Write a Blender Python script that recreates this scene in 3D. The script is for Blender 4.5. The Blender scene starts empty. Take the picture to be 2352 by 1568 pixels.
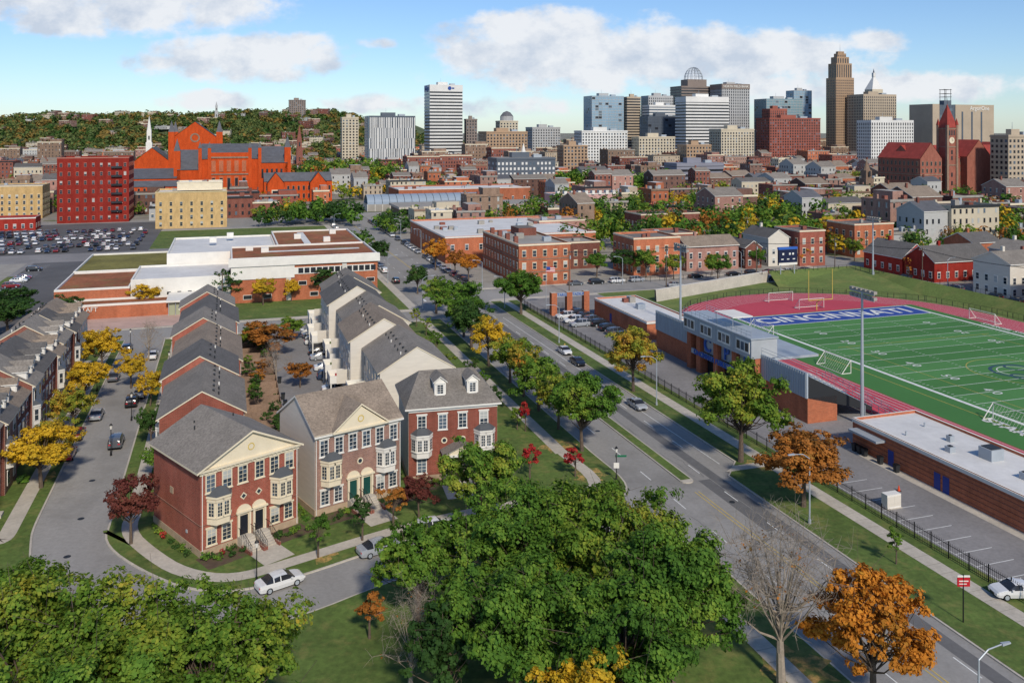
import bpy, math, random
import numpy as np
from mathutils import Vector
random.seed(7); rng=np.random.default_rng(7)
TH=math.atan2(.3112,.9504); CT,ST=math.cos(TH),math.sin(TH)
def W(s,t): return (t*CT-s*ST, t*ST+s*CT)      # site grid: s = along the avenue, t = across it (metres)
def site(x,y): return (x*CT+y*ST, -x*ST+y*CT)  # -> (t,s)
def C(h,k=1.0):
    h=h.lstrip('#'); r=[int(h[i:i+2],16)/255 for i in (0,2,4)]
    return tuple(min(1,k*(c/12.92 if c<=.04045 else ((c+.055)/1.055)**2.4)) for c in r)
# ---------------------------------------------------------------- materials
def nodes(name):
    m=bpy.data.materials.new(name); m.use_nodes=True; nt=m.node_tree
    return m,nt,nt.nodes['Principled BSDF']
def M(name,col,rough=.85,sc=0,am=.0,metal=0,sc2=0,am2=0,spec=.3,stretch=None,rot=0,orand=0):
    m,nt,b=nodes(name); b.inputs['Roughness'].default_value=rough; b.inputs['Metallic'].default_value=metal
    b.inputs['Specular IOR Level'].default_value=spec
    if not sc:
        b.inputs['Base Color'].default_value=(*col,1); return m
    tc=nt.nodes.new('ShaderNodeTexCoord'); src0=tc.outputs['Object']; src=src0
    if stretch:
        mp=nt.nodes.new('ShaderNodeMapping'); mp.inputs['Scale'].default_value=stretch
        if rot:
            r0=nt.nodes.new('ShaderNodeMapping'); r0.inputs['Rotation'].default_value=(0,0,-rot); nt.links.new(src,r0.inputs[0]); src=r0.outputs[0]
        nt.links.new(src,mp.inputs[0]); src=mp.outputs[0]
    def layer(sc,am,prev,src):
        n=nt.nodes.new('ShaderNodeTexNoise'); n.inputs['Scale'].default_value=sc; n.inputs['Detail'].default_value=5; n.inputs['Roughness'].default_value=.65
        nt.links.new(src,n.inputs['Vector'])
        r=nt.nodes.new('ShaderNodeMapRange'); r.inputs[1].default_value=.3; r.inputs[2].default_value=.7
        r.inputs[3].default_value=1-am; r.inputs[4].default_value=1+am; nt.links.new(n.outputs['Fac'],r.inputs[0])
        v=nt.nodes.new('ShaderNodeVectorMath'); v.operation='SCALE'
        if prev is None: v.inputs[0].default_value=col
        else: nt.links.new(prev,v.inputs[0])
        nt.links.new(r.outputs[0],v.inputs['Scale']); return v.outputs[0]
    o=layer(sc,am,None,src)
    if sc2: o=layer(sc2,am2,o,src0)
    if orand:
        oi=nt.nodes.new('ShaderNodeObjectInfo'); q=nt.nodes.new('ShaderNodeMapRange'); q.inputs[3].default_value=1-orand; q.inputs[4].default_value=1+orand; nt.links.new(oi.outputs['Random'],q.inputs[0])
        v=nt.nodes.new('ShaderNodeVectorMath'); v.operation='SCALE'; nt.links.new(o,v.inputs[0]); nt.links.new(q.outputs[0],v.inputs['Scale']); o=v.outputs[0]
    nt.links.new(o,b.inputs['Base Color']); return m
def mix2(m,col2,sc,lo,hi):   # blend a second colour in by patches
    nt=m.node_tree; b=nt.nodes['Principled BSDF']; prev=b.inputs['Base Color'].links[0].from_socket
    g=nt.nodes.new('ShaderNodeNewGeometry'); n=nt.nodes.new('ShaderNodeTexNoise'); n.inputs['Scale'].default_value=sc; n.inputs['Detail'].default_value=7; n.inputs['Roughness'].default_value=.7
    nt.links.new(g.outputs['Position'],n.inputs['Vector']); r=nt.nodes.new('ShaderNodeMapRange'); r.inputs[1].default_value=lo; r.inputs[2].default_value=hi; nt.links.new(n.outputs['Fac'],r.inputs[0])
    x=nt.nodes.new('ShaderNodeMix'); x.data_type='RGBA'; nt.links.new(r.outputs[0],x.inputs[0]); nt.links.new(prev,x.inputs[6]); x.inputs[7].default_value=(*col2,1); nt.links.new(x.outputs[2],b.inputs['Base Color'])
def brick(name,c1,c2,mortar,am=.24):
    m,nt,b=nodes(name); b.inputs['Roughness'].default_value=.9; b.inputs['Specular IOR Level'].default_value=.2
    tc=nt.nodes.new('ShaderNodeTexCoord'); sp=nt.nodes.new('ShaderNodeSeparateXYZ'); nt.links.new(tc.outputs['Object'],sp.inputs[0])
    ad=nt.nodes.new('ShaderNodeMath'); nt.links.new(sp.outputs[0],ad.inputs[0]); nt.links.new(sp.outputs[1],ad.inputs[1])
    cb=nt.nodes.new('ShaderNodeCombineXYZ'); nt.links.new(ad.outputs[0],cb.inputs[0]); nt.links.new(sp.outputs[2],cb.inputs[1])
    bt=nt.nodes.new('ShaderNodeTexBrick'); bt.inputs['Scale'].default_value=1; bt.inputs['Brick Width'].default_value=.42; bt.inputs['Row Height'].default_value=.14
    bt.inputs['Mortar Size'].default_value=.012; bt.inputs['Color1'].default_value=(*c1,1); bt.inputs['Color2'].default_value=(*c2,1); bt.inputs['Mortar'].default_value=(*mortar,1)
    nt.links.new(cb.outputs[0],bt.inputs['Vector'])
    mp=nt.nodes.new('ShaderNodeMapping'); mp.inputs['Scale'].default_value=(1,1,.35); nt.links.new(tc.outputs['Object'],mp.inputs[0])
    n=nt.nodes.new('ShaderNodeTexNoise'); n.inputs['Scale'].default_value=.5; n.inputs['Detail'].default_value=8; n.inputs['Roughness'].default_value=.7; nt.links.new(mp.outputs[0],n.inputs['Vector'])
    r=nt.nodes.new('ShaderNodeMapRange'); r.inputs[1].default_value=.3; r.inputs[2].default_value=.7; r.inputs[3].default_value=1-am; r.inputs[4].default_value=1+am
    nt.links.new(n.outputs['Fac'],r.inputs[0])
    oi=nt.nodes.new('ShaderNodeObjectInfo'); q=nt.nodes.new('ShaderNodeMapRange'); q.inputs[3].default_value=.72; q.inputs[4].default_value=1.14; nt.links.new(oi.outputs['Random'],q.inputs[0])
    mm=nt.nodes.new('ShaderNodeMath'); mm.operation='MULTIPLY'; nt.links.new(r.outputs[0],mm.inputs[0]); nt.links.new(q.outputs[0],mm.inputs[1])
    v=nt.nodes.new('ShaderNodeVectorMath'); v.operation='SCALE'
    nt.links.new(bt.outputs['Color'],v.inputs[0]); nt.links.new(mm.outputs[0],v.inputs['Scale']); nt.links.new(v.outputs[0],b.inputs['Base Color'])
    return m
def leafmat(name,cols,tr=.25):
    m,nt,b=nodes(name); b.inputs['Roughness'].default_value=.7; b.inputs['Specular IOR Level'].default_value=.12
    g=nt.nodes.new('ShaderNodeNewGeometry'); oi=nt.nodes.new('ShaderNodeObjectInfo')
    n=nt.nodes.new('ShaderNodeTexNoise'); n.inputs['Scale'].default_value=.22; n.inputs['Detail'].default_value=3; nt.links.new(g.outputs['Position'],n.inputs['Vector'])
    r=nt.nodes.new('ShaderNodeMapRange'); r.inputs[1].default_value=.38; r.inputs[2].default_value=.74; nt.links.new(n.outputs['Fac'],r.inputs[0])
    a=nt.nodes.new('ShaderNodeMath'); a.operation='MULTIPLY_ADD'; a.inputs[1].default_value=.3; nt.links.new(g.outputs['Random Per Island'],a.inputs[0])
    a2=nt.nodes.new('ShaderNodeMath'); a2.operation='MULTIPLY_ADD'; a2.inputs[1].default_value=.52; nt.links.new(r.outputs[0],a2.inputs[0])
    a3=nt.nodes.new('ShaderNodeMath'); a3.operation='MULTIPLY'; a3.inputs[1].default_value=.24; nt.links.new(oi.outputs['Random'],a3.inputs[0])
    nt.links.new(a3.outputs[0],a2.inputs[2]); nt.links.new(a2.outputs[0],a.inputs[2])
    cr=nt.nodes.new('ShaderNodeValToRGB'); el=cr.color_ramp.elements
    while len(el)<len(cols): el.new(.5)
    for i,c in enumerate(cols): el[i].position=.08+.84*i/(len(cols)-1); el[i].color=(*c,1)
    nt.links.new(a.outputs[0],cr.inputs[0]); nt.links.new(cr.outputs[0],b.inputs['Base Color'])
    t=nt.nodes.new('ShaderNodeBsdfTranslucent'); nt.links.new(cr.outputs[0],t.inputs[0])
    mx=nt.nodes.new('ShaderNodeMixShader'); mx.inputs[0].default_value=tr
    nt.links.new(b.outputs[0],mx.inputs[1]); nt.links.new(t.outputs[0],mx.inputs[2]); nt.links.new(mx.outputs[0],nt.nodes['Material Output'].inputs[0])
    return m
BR=brick('brick_red',C('#a35443'),C('#8f4838'),C('#a08070'))
BR2=brick('brick_brown',C('#9a7262'),C('#835e54'),C('#a0958a'))
BR3=brick('brick_dark_red',C('#86483c'),C('#753d33'),C('#9a8070'))
BRO=brick('brick_orange',C('#bc6a48'),C('#a65c3f'),C('#b08468'))
BRM=brick('brick_vermilion',C('#d2541f'),C('#ba4517'),C('#a85030'))
BRR=brick('brick_crimson',C('#a8362a'),C('#932a22'),C('#8a3a30'))
BRY=brick('brick_buff',C('#c9a872'),C('#b89864'),C('#b8a078'))
BRT=brick('brick_tan',C('#937864'),C('#826856'),C('#a09080'))
BRU=brick('brick_umber',C('#755044'),C('#65463c'),C('#8a7a70'))
BRP=brick('brick_pink',C('#b08072'),C('#a07064'),C('#b09a8c'))
STONE=M('foundation_stone',C('#b09a80'),.9,1.5,.15)
CREAM=M('cream_trim',C('#ddd0b4'),.7,.6,.07)
WHITE=M('white_trim',C('#dfdbd1'),.6,.5,.07)
SIDING=M('vinyl_siding',C('#d4ccbd'),.6,.4,.07,stretch=(1,1,6),orand=.05)
SIDEG=M('vinyl_siding_grey',C('#b2b1ac'),.6,.4,.07,stretch=(1,1,6))
SHG=M('shingle_grey',C('#827b72'),.95,.4,.16,sc2=4,am2=.32,orand=.1)
SHB=M('shingle_brown',C('#897b6c'),.95,.4,.18,sc2=4,am2=.34,orand=.1)
SHD=M('shingle_dark',C('#625f5c'),.95,.4,.16,sc2=4,am2=.3,orand=.12)
METR=M('dark_metal_roof',C('#55585a'),.45,1,.1)
GL=M('window_glass',C('#2f3a44'),.08,.35,.45,spec=.8)
GLB=M('window_blind',C('#aeb0ab'),.35,.5,.15)
GLD=M('dark_window',C('#2c2e33'),.2,.3,.4,spec=.6)
GLM=M('window_reflecting',C('#5a6874'),.1,.3,.3,spec=.8)
DOORG=M('green_door',C('#1f4a44'),.4); DOORB=M('black_door',C('#20242c'),.4); DOORBL=M('blue_door',C('#2b3f8c'),.5)
CONC=M('concrete',C('#b8b0a2'),.9,.25,.14,sc2=3,am2=.12)
CONC2=M('concrete_dark',C('#98938a'),.9,.25,.15,sc2=3,am2=.1)
ASPH=M('asphalt',C('#93908b'),.93,.12,.13,sc2=2.2,am2=.1,stretch=(1,.12,1),rot=TH); mix2(ASPH,C('#7b7873'),.05,.5,.7)
ASPL=M('lot_asphalt',C('#858280'),.93,.08,.18,sc2=2.2,am2=.12)
ASPD=M('asphalt_dark',C('#5e5d5d'),.93,.08,.18,sc2=1.5,am2=.1)
ASPS=M('asphalt_seal',C('#686766'),.9,.3,.12,sc2=2,am2=.1)
GRASS=M('grass',C('#556830'),.95,.12,.25,sc2=1.8,am2=.28); mix2(GRASS,C('#86804a'),.35,.5,.78)
GRASB=M('grass_bank',C('#62723a'),.95,.1,.2,sc2=1.8,am2=.2); mix2(GRASB,C('#87824c'),.2,.5,.8)
MULCH=M('mulch',C('#5f4e40'),.95,.8,.3); mix2(MULCH,C('#4c5a2c'),.8,.5,.6)
LITTER=M('leaf_litter',C('#b08e52'),.95,.7,.3,sc2=4,am2=.35); mix2(LITTER,C('#5f6a36'),1.2,.42,.58)
TURF=M('turf',C('#44763b'),.9,.05,.08,sc2=2,am2=.05)
TURF2=M('turf_light',C('#4e8145'),.9,.05,.08,sc2=2,am2=.05)
BLUEZ=M('field_blue',C('#304b92'),.85,.2,.08)
TRK=M('track_red',C('#b84654'),.9,.06,.08,sc2=1,am2=.05)
PAINT=M('white_paint',C('#d8d8d2'),.7,1.5,.15); YEL=M('yellow_paint',C('#c8ac54'),.7,1.5,.15)
ROOFW=M('white_membrane',C('#d2d0cb'),.7,.15,.12,sc2=1,am2=.06)
ROOFG=M('grey_membrane',C('#a09b92'),.9,.12,.2,orand=.15)
ROOFT=M('tar_roof',C('#716a64'),.9,.12,.2,orand=.2)
SEDUM=M('sedum_roof',C('#8f583a'),.95,.12,.35,sc2=1.2,am2=.25); mix2(SEDUM,C('#7a7040'),.15,.5,.75)
SEDUG=M('sedum_green',C('#746e38'),.95,.12,.35,sc2=1.2,am2=.25)
METAL=M('galvanised_metal',C('#a8afb4'),.45,.4,.1,metal=.2); METD=M('dark_metal',C('#2f3133'),.5)
CORR=M('corrugated_metal',C('#a9b2b9'),.45,3,.2,metal=.1,stretch=(6,6,.02))
BLACK=M('black_metal',C('#1a1b1d'),.5); RED=M('red_paint',C('#b8202c'),.5); BLUE=M('blue_sign',C('#3560b0'),.5)
BARK=M('bark',C('#64564a'),.95,3,.3); BARKL=M('bark_pale',C('#94887a'),.95,3,.25)
SLATE=M('slate_roof',C('#5e5f63'),.8,.3,.2,orand=.12); SLATR=M('red_slate',C('#963f36'),.8,.3,.2)
CITY=M('city_ground',C('#8f897f'),.95,.02,.2,sc2=.15,am2=.2); mix2(CITY,C('#5f6642'),.02,.5,.56)
LG=leafmat('leaf_green',[C('#385620'),C('#4c7028'),C('#628430'),C('#7e9638'),C('#a0a23e')])
LO=leafmat('leaf_olive',[C('#40601f'),C('#5a7a2a'),C('#768c32'),C('#969a38'),C('#b8983a')])
LA=leafmat('leaf_turning',[C('#55742a'),C('#808e34'),C('#a89a38'),C('#c09038'),C('#b8782e')])
LD=leafmat('leaf_dark',[C('#2d4822'),C('#3e5c2a'),C('#5c7636')])
LY=leafmat('leaf_yellow',[C('#949230'),C('#c0a02e'),C('#d8b02e'),C('#dcb840')])
LR=leafmat('leaf_orange',[C('#9a702a'),C('#c07c2e'),C('#d48c32'),C('#c8a03c')])
LB=leafmat('leaf_rust',[C('#74582c'),C('#a46a30'),C('#b67636'),C('#8e7e3c')])
LM=leafmat('leaf_maroon',[C('#4c2a28'),C('#6c3a34'),C('#7c4a3c')])
LRED=leafmat('leaf_red',[C('#8a2226'),C('#b03034'),C('#bc4a3c')])
# ---------------------------------------------------------------- mesh builder
class MB:
    def __init__(s): s.v=[];s.f=[];s.m=[];s.mats=[]
    def mi(s,m):
        if m not in s.mats: s.mats.append(m)
        return s.mats.index(m)
    def face(s,pts,mat):
        n=len(s.v); s.v.extend([tuple(p) for p in pts]); s.f.append(tuple(range(n,n+len(pts)))); s.m.append(s.mi(mat))
    def hexa(s,p,mat,top=None):
        n=len(s.v); s.v.extend(p); i=s.mi(mat); j=s.mi(top) if top else i
        for k,q in enumerate([(0,3,2,1),(4,5,6,7),(0,1,5,4),(1,2,6,5),(2,3,7,6),(3,0,4,7)]):
            s.f.append(tuple(n+a for a in q)); s.m.append(j if k==1 else i)
    def box(s,x0,x1,y0,y1,z0,z1,mat,top=None):
        s.hexa([(x0,y0,z0),(x1,y0,z0),(x1,y1,z0),(x0,y1,z0),(x0,y0,z1),(x1,y0,z1),(x1,y1,z1),(x0,y1,z1)],mat,top)
    def wb(s,F,a0,a1,z0,z1,p0,p1,mat):   # box on a wall; F=(ox,oy,dx,dy), outward normal to the right
        ox,oy,dx,dy=F; nx,ny=dy,-dx
        P=lambda a,p,z:(ox+dx*a+nx*p,oy+dy*a+ny*p,z)
        s.hexa([P(a0,p1,z0),P(a1,p1,z0),P(a1,p0,z0),P(a0,p0,z0),P(a0,p1,z1),P(a1,p1,z1),P(a1,p0,z1),P(a0,p0,z1)],mat)
    def wq(s,F,a0,a1,z0,z1,p,mat):
        ox,oy,dx,dy=F; nx,ny=dy,-dx
        P=lambda a,z:(ox+dx*a+nx*p,oy+dy*a+ny*p,z)
        s.face([P(a0,z0),P(a1,z0),P(a1,z1),P(a0,z1)],mat)
    def poly(s,pts,z,mat): s.face([(x,y,z) for x,y in pts],mat)
    def prism(s,pts,z0,z1,mat,top=None):
        s.face([(x,y,z1) for x,y in pts],top or mat)
        for i in range(len(pts)):
            a=pts[i];b=pts[(i+1)%len(pts)]
            s.face([(a[0],a[1],z0),(b[0],b[1],z0),(b[0],b[1],z1),(a[0],a[1],z1)],mat)
    def cyl(s,p,q,r0,r1,mat,n=8,cap=True):
        p=Vector(p);q=Vector(q);d=(q-p).normalized(); a=d.orthogonal().normalized(); b=d.cross(a)
        i0=len(s.v)
        for c,r in ((p,r0),(q,r1)):
            for k in range(n):
                t=2*math.pi*k/n; s.v.append(tuple(c+a*math.cos(t)*r+b*math.sin(t)*r))
        j=s.mi(mat)
        for k in range(n):
            k2=(k+1)%n; s.f.append((i0+k,i0+k2,i0+n+k2,i0+n+k)); s.m.append(j)
        if cap:
            s.f.append(tuple(i0+n+k for k in range(n))); s.m.append(j); s.f.append(tuple(i0+n-1-k for k in range(n))); s.m.append(j)
    def mesh(s,name):
        me=bpy.data.meshes.new(name); me.from_pydata(s.v,[],s.f)
        for m in s.mats: me.materials.append(m)
        me.polygons.foreach_set('material_index',s.m); me.update(); return me
    def obj(s,name,loc=(0,0,0),rot=0,parent=None):
        return place(s.mesh(name),name,loc,rot,parent=parent)
    def siteobj(s,name,rot=TH,parent=None):     # coordinates given as (t,s,z) on the site grid
        a=np.array(s.v); c=(a.min(0)+a.max(0))/2; c[2]=0; a-=c; s.v=[tuple(p) for p in a.tolist()]
        x,y=W(c[1],c[0])
        return s.obj(name,(x,y,0),rot,parent)
def place(me,name,loc,rot=0,sc=None,parent=None,mats=None):
    o=bpy.data.objects.new(name,me); bpy.context.collection.objects.link(o)
    o.location=loc if len(loc)==3 else (*loc,0); o.rotation_euler=(0,0,rot)
    if sc: o.scale=sc
    if parent: 
        o.parent=parent; o.matrix_parent_inverse=parent_inv(parent)
    if mats:
        for i,m in mats.items(): o.material_slots[i].link='OBJECT'; o.material_slots[i].material=m
    return o
def parent_inv(p):
    from mathutils import Matrix, Euler
    return (Matrix.Translation(p.location)@Euler(p.rotation_euler).to_matrix().to_4x4()).inverted()
def text(body,loc,size,mat,rot,parent,name='lettering',ext=.02,align='CENTER',sx=1,offset=0):
    cu=bpy.data.curves.new(name,'FONT'); cu.body=body; cu.size=size; cu.extrude=ext; cu.align_x=align; cu.align_y='CENTER'; cu.offset=offset
    cu.materials.append(mat); o=bpy.data.objects.new(name,cu); bpy.context.collection.objects.link(o)
    o.location=loc; o.rotation_euler=rot; o.scale=(sx,1,1)
    if parent: o.parent=parent; o.matrix_parent_inverse=parent_inv(parent)
    return o
# ---------------------------------------------------------------- trees
def leaves(cent,nrm,size,rg):
    n=len(cent); a=rg.normal(size=(n,3)); a-=nrm*(a*nrm).sum(1,keepdims=True); a/=np.linalg.norm(a,axis=1,keepdims=True)+1e-9
    b=np.cross(nrm,a); s=size*rg.uniform(.5,1.35,(n,1))
    return np.stack([cent+a*s,cent+b*s*.7,cent-a*s*.9,cent-b*s*.75],1).reshape(-1,3)
def tree_mesh(name,seed,H,R,base,nl,leaf,nc=26,bark=BARK,zs=1.0,bare=0,cr=(.15,.3)):
    rg=np.random.default_rng(seed); mb=MB(); cz=(H+base)/2; rz=(H-base)/2
    ph=rg.uniform(0,6.28,4); cl=[]; crd=[]
    while len(cl)<nc:
        d=rg.normal(size=3); d/=np.linalg.norm(d)
        if d[2]<-.6: continue
        az=math.atan2(d[1],d[0]); env=1+.14*math.sin(3*az+ph[0])+.1*math.sin(5*az+ph[1]+3*d[2])+.1*math.sin(4*d[2]+ph[2])
        k=rg.uniform(.12,1)**.42*.84*env
        rc=R*rg.uniform(*cr)
        cl.append(np.array([d[0]*R*k,d[1]*R*k,min(cz+d[2]*rz*k*zs,H-rc*.6)])); crd.append(rc)
    cl=np.array(cl)
    tr=max(.1,H*.022); lean=rg.normal(size=2)*.02*H; top=(lean[0],lean[1],base+rz*1.1)
    mid=(lean[0]*.4,lean[1]*.4,base*.9)
    mb.cyl((0,0,-.1),mid,tr*1.35,tr,bark,8); mb.cyl(mid,top,tr,tr*.3,bark,7)
    for i,c in enumerate(cl):
        f=rg.uniform(.1,.75); p=np.array(mid)*(1-f)+np.array(top)*f
        if p[2]>c[2]: p[2]=max(base*.8,c[2]-.5)
        m=(p+c)/2+np.array([0,0,-.08*R])
        r=tr*rg.uniform(.25,.4)
        mb.cyl(p,m,r,r*.6,bark,5,False); mb.cyl(m,c,r*.6,r*.25,bark,4,False)
        for _ in range(7 if bare else 1):
            q=c+rg.normal(size=3)*R*.2+np.array([0,0,.1*R]); mb.cyl(c,q,r*.26,r*.12,bark,3,False)
            for _ in range(6 if bare else 0):
                mb.cyl(q,q+rg.normal(size=3)*R*.13+np.array([0,0,.07*R]),r*.13,r*.07,bark,3,False)
    w=np.array(crd)**2; w/=w.sum(); allc=[];alln=[]
    for c,rc,ww in zip(cl,crd,w):
        n=max(3,int(nl*ww)); ns=max(1,min(9,n//14)) # twig tufts inside the clump
        sd=rg.normal(size=(ns,3)); sd/=np.linalg.norm(sd,axis=1,keepdims=True); sd[:,2]=sd[:,2]*.7+.12
        sc_=sd*rc*rg.uniform(.55,1.1,(ns,1)); pick=rg.integers(0,ns,n)
        d=rg.normal(size=(n,3)); d/=np.linalg.norm(d,axis=1,keepdims=True)
        off=sc_[pick]+d*rc*.42*rg.uniform(.2,1.15,(n,1))
        allc.append(c+off*np.array([1,1,.8])); nn=off/(rc)+d*.35+rg.normal(size=(n,3))*.45+np.array([0,0,.45]); alln.append(nn/np.linalg.norm(nn,axis=1,keepdims=True))
    lc=np.concatenate(allc); ln=np.concatenate(alln); lv=leaves(lc,ln,leaf,rg)
    me=bpy.data.meshes.new(name); n0=len(mb.v); nq=len(lc)
    fs=mb.f+(np.arange(nq*4).reshape(-1,4)+n0).tolist()
    me.from_pydata(mb.v+lv.tolist(),[],fs)
    me.materials.append(bark); me.materials.append(LG)
    me.polygons.foreach_set('material_index',[0]*len(mb.f)+[1]*nq); me.update(); return me
def tree_mass(name,trees,mats,per=70,wts=None):
    rg=np.random.default_rng(len(trees)+per); cs=[];ns=[];sz=[];mi=[]
    for (x,y,z,h,r) in trees:
        n=per; k=8; cc=rg.normal(size=(k,3)); cc/=np.linalg.norm(cc,axis=1,keepdims=True); cc*=rg.uniform(.45,.75,(k,1))
        d=rg.normal(size=(n,3)); d/=np.linalg.norm(d,axis=1,keepdims=True)
        p=cc[rg.integers(0,k,n)]+d*.4; p[:,0]*=r;p[:,1]*=r;p[:,2]=p[:,2]*h*.42+h*.56
        cs.append(p+np.array([x,y,z])); nn=d+np.array([0,0,.5])+rg.normal(size=(n,3))*.3; ns.append(nn/np.linalg.norm(nn,axis=1,keepdims=True))
        sz.append(np.full((n,1),r*.24*math.sqrt(70/per))); mi.append(np.full(n,rg.choice(len(mats),p=wts)))
    c=np.concatenate(cs);nn=np.concatenate(ns);s=np.concatenate(sz); v=leaves(c,nn,s,rg)
    me=bpy.data.meshes.new(name); me.from_pydata(v.tolist(),[],np.arange(len(c)*4).reshape(-1,4).tolist())
    for m in mats: me.materials.append(m)
    me.polygons.foreach_set('material_index',np.concatenate(mi).astype(int).tolist()); me.update()
    return place(me,name,(0,0,0))
# ---------------------------------------------------------------- ground, roads
g=MB(); g.poly([(-9000,-1500),(9000,-1500),(9000,14000),(-9000,14000)],0,CITY); g.obj('ground')
g=MB(); g.poly([W(10,-130),W(10,205),W(480,205),W(480,-130)],.02,ASPH); g.obj('road')
def rib(mb,pts,w,z,mat,off=0):
    P=[Vector(p) for p in pts]; L=[];Rr=[]
    for i,p in enumerate(P):
        d=(P[min(i+1,len(P)-1)]-P[max(i-1,0)]).normalized(); n=Vector((-d.y,d.x))
        L.append(p+n*(off+w/2)); Rr.append(p+n*(off-w/2))
    for i in range(len(P)-1): mb.face([(*Rr[i],z),(*Rr[i+1],z),(*L[i+1],z),(*L[i],z)],mat)
def smooth(pts,it=2):
    for _ in range(it):
        q=[pts[0]]
        for a,b in zip(pts[:-1],pts[1:]): q+=[(a[0]*.75+b[0]*.25,a[1]*.75+b[1]*.25),(a[0]*.25+b[0]*.75,a[1]*.25+b[1]*.75)]
        pts=q+[pts[-1]]
    return pts
h_curb=smooth([W(112,-12.8),W(106,-12.8),(-46,98.4),(-43.9,94),(-38,88.9),(-31.5,85.0),(-26.4,84.8),(-21,88),(-14.8,93),(-8.7,97.4),(1.2,102.2),(11,104.6),(14,107),(14.9,111.5),W(112,48.5)])
hb=[W(203,-12.8)]+h_curb+[W(203,48.5)]
p_curb=smooth([W(118,-20.7),W(110,-20.7),(-52.4,95),(-50,90.5),(-46,86.4),(-40,81.5),(-33,77.8),(-26,77.2),(-19.5,80.6),(-12.9,86.4),(-5.8,91),(3.5,94.6),(13.3,96.8),(18.6,96),(20.9,92.4),W(76,48.5)])
pb=[W(203,-20.7)]+p_curb+[W(10,48.5),W(10,-150),W(203,-150)]
def inset(curb,w):
    P=[Vector(p) for p in curb]; out=[]
    for i,p in enumerate(P):
        d=(P[min(i+1,len(P)-1)]-P[max(i-1,0)]).normalized(); out.append(tuple(p+Vector((-d.y,d.x))*w))
    return out
for nm,curb,full,sg in (('house_block_ground',h_curb,hb,1),('park_ground',p_curb,pb,-1)):
    mb=MB(); mb.prism(full,0,.13,CONC)
    ic=inset(curb,.22*sg)
    if sg==1: inner=[W(202.7,-12.58)]+ic+[W(202.7,48.28)]
    else: inner=[W(202.7,-20.9)]+ic+[W(10,48.28),W(10,-150),W(202.7,-150)]
    mb.poly(inner,.15,GRASS); mb.obj(nm)
sw=MB()
rib(sw,smooth([W(200,-10.2),W(112,-10.2),(-43.2,97.5),(-38.6,92.6),(-33.5,88.3),(-28,87),(-23.5,90.2),(-15.5,96.2),(-9.5,100.2),(-1,104.4),(8,107.2),(11.5,110.5),W(113,44.5)]),1.7,.165,CONC)
rib(sw,[W(113,44.3),W(202,44.3)],1.9,.167,CONC)
rib(sw,[W(15,44.3),W(88,44.3)],1.9,.165,CONC)
rib(sw,smooth([W(200,-23.2),W(112,-23.2),W(108,-23.2),(-56.5,95)]),1.8,.165,CONC)
rib(sw,[W(202,-12.5),W(202,46)],1.6,.169,CONC)
rib(sw,[W(82,44),W(90,35),(6,92)],1.5,.168,CONC)
sw.obj('sidewalk')
jt=MB(); JC=M('joint_dark',C('#8c867a'),.9)
for s in np.arange(18,200,1.8):
    if not 88<s<113: jt.poly([W(s,43.4),W(s,45.2),W(s+.05,45.2),W(s+.05,43.4)],.172,JC)
    jt.poly([W(s,68.55),W(s,70.45),W(s+.05,70.45),W(s+.05,68.55)],.175,JC)
jt.obj('sidewalk_joints')
mb=MB(); curbR=[(15,62),(99,62),(103,65.5),(220,65.5),(222,67.5)]
full=[W(*p) for p in curbR]+[W(222,184),W(220,186),W(15,186)]
mb.prism(full[::-1],0,.13,CONC)
mb.poly([W(15,62.22),W(98.9,62.22),W(102.9,65.72),W(219,65.72),W(219,73),W(15,73)][::-1],.15,GRASS)
mb.poly([W(15,73),W(219,73),W(219,97),W(15,97)][::-1],.152,ASPL)
mb.poly([W(15,97),W(221,97),W(221,185),W(15,185)][::-1],.154,GRASB)
mb.poly([W(15,68.5),W(220,68.5),W(220,70.5),W(15,70.5)][::-1],.17,CONC)
mb.poly([W(100,62.3),W(100.0,68.5),W(101.6,68.5),W(101.6,64.6)][::-1],.168,CONC)
mb.poly([W(15,83),W(102,83),W(102,84.5),W(15,84.5)][::-1],.158,CONC)
mb.obj('stadium_block_ground')
mb=MB()
s0,s1=98.5,205
pts=[W(s0+(.9-.9*math.sin(a)) ,56.1+.9*math.cos(a)) for a in np.linspace(0,math.pi,7)]+[W(s1-.9+.9*math.sin(a),56.1-.9*math.cos(a)) for a in np.linspace(0,math.pi,7)]
mb.prism(pts[::-1],0,.16,CONC)
mb.poly([W(s0+1,55.4),W(s1-1,55.4),W(s1-1,56.8),W(s0+1,56.8)][::-1],.18,GRASS); mb.obj('road_median')
for nm,(s0,s1,t0,t1),top in (('school_block_ground',(214,420,-125,46),GRASS),('city_block_ground',(237,470,68,184),CONC2)):
    mb=MB(); mb.prism([W(s0,t0),W(s0,t1),W(s1,t1),W(s1,t0)],0,.13,CONC); mb.poly([W(s0+2,t0),W(s0+2,t1-2.4),W(s1-2,t1-2.4),W(s1-2,t0)],.15,top); mb.obj(nm)
mk=MB()
def line(s0,s1,t,w=.14,mat=PAINT,z=.034):
    mk.poly([W(s0,t-w/2),W(s0,t+w/2),W(s1,t+w/2),W(s1,t-w/2)],z,mat)
mk.poly([W(15,59.4),W(15,60.9),W(203,60.9),W(203,59.4)],.026,ASPS)
mk.poly([W(84,57.6),W(84,59.3),W(99,59.3),W(99,57.6)],.0262,ASPS)
for s,t,a,b in ((60,49.5,9,2.4),(118,50,14,2),(150,63.2,9,2),(40,57.2,6,1.8),(76,56.6,3,2.2),(180,58,12,1.3)): mk.poly([W(s,t),W(s,t+b),W(s+a,t+b),W(s+a,t)],.0264,ASPL)
rr=random.Random(4)
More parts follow.
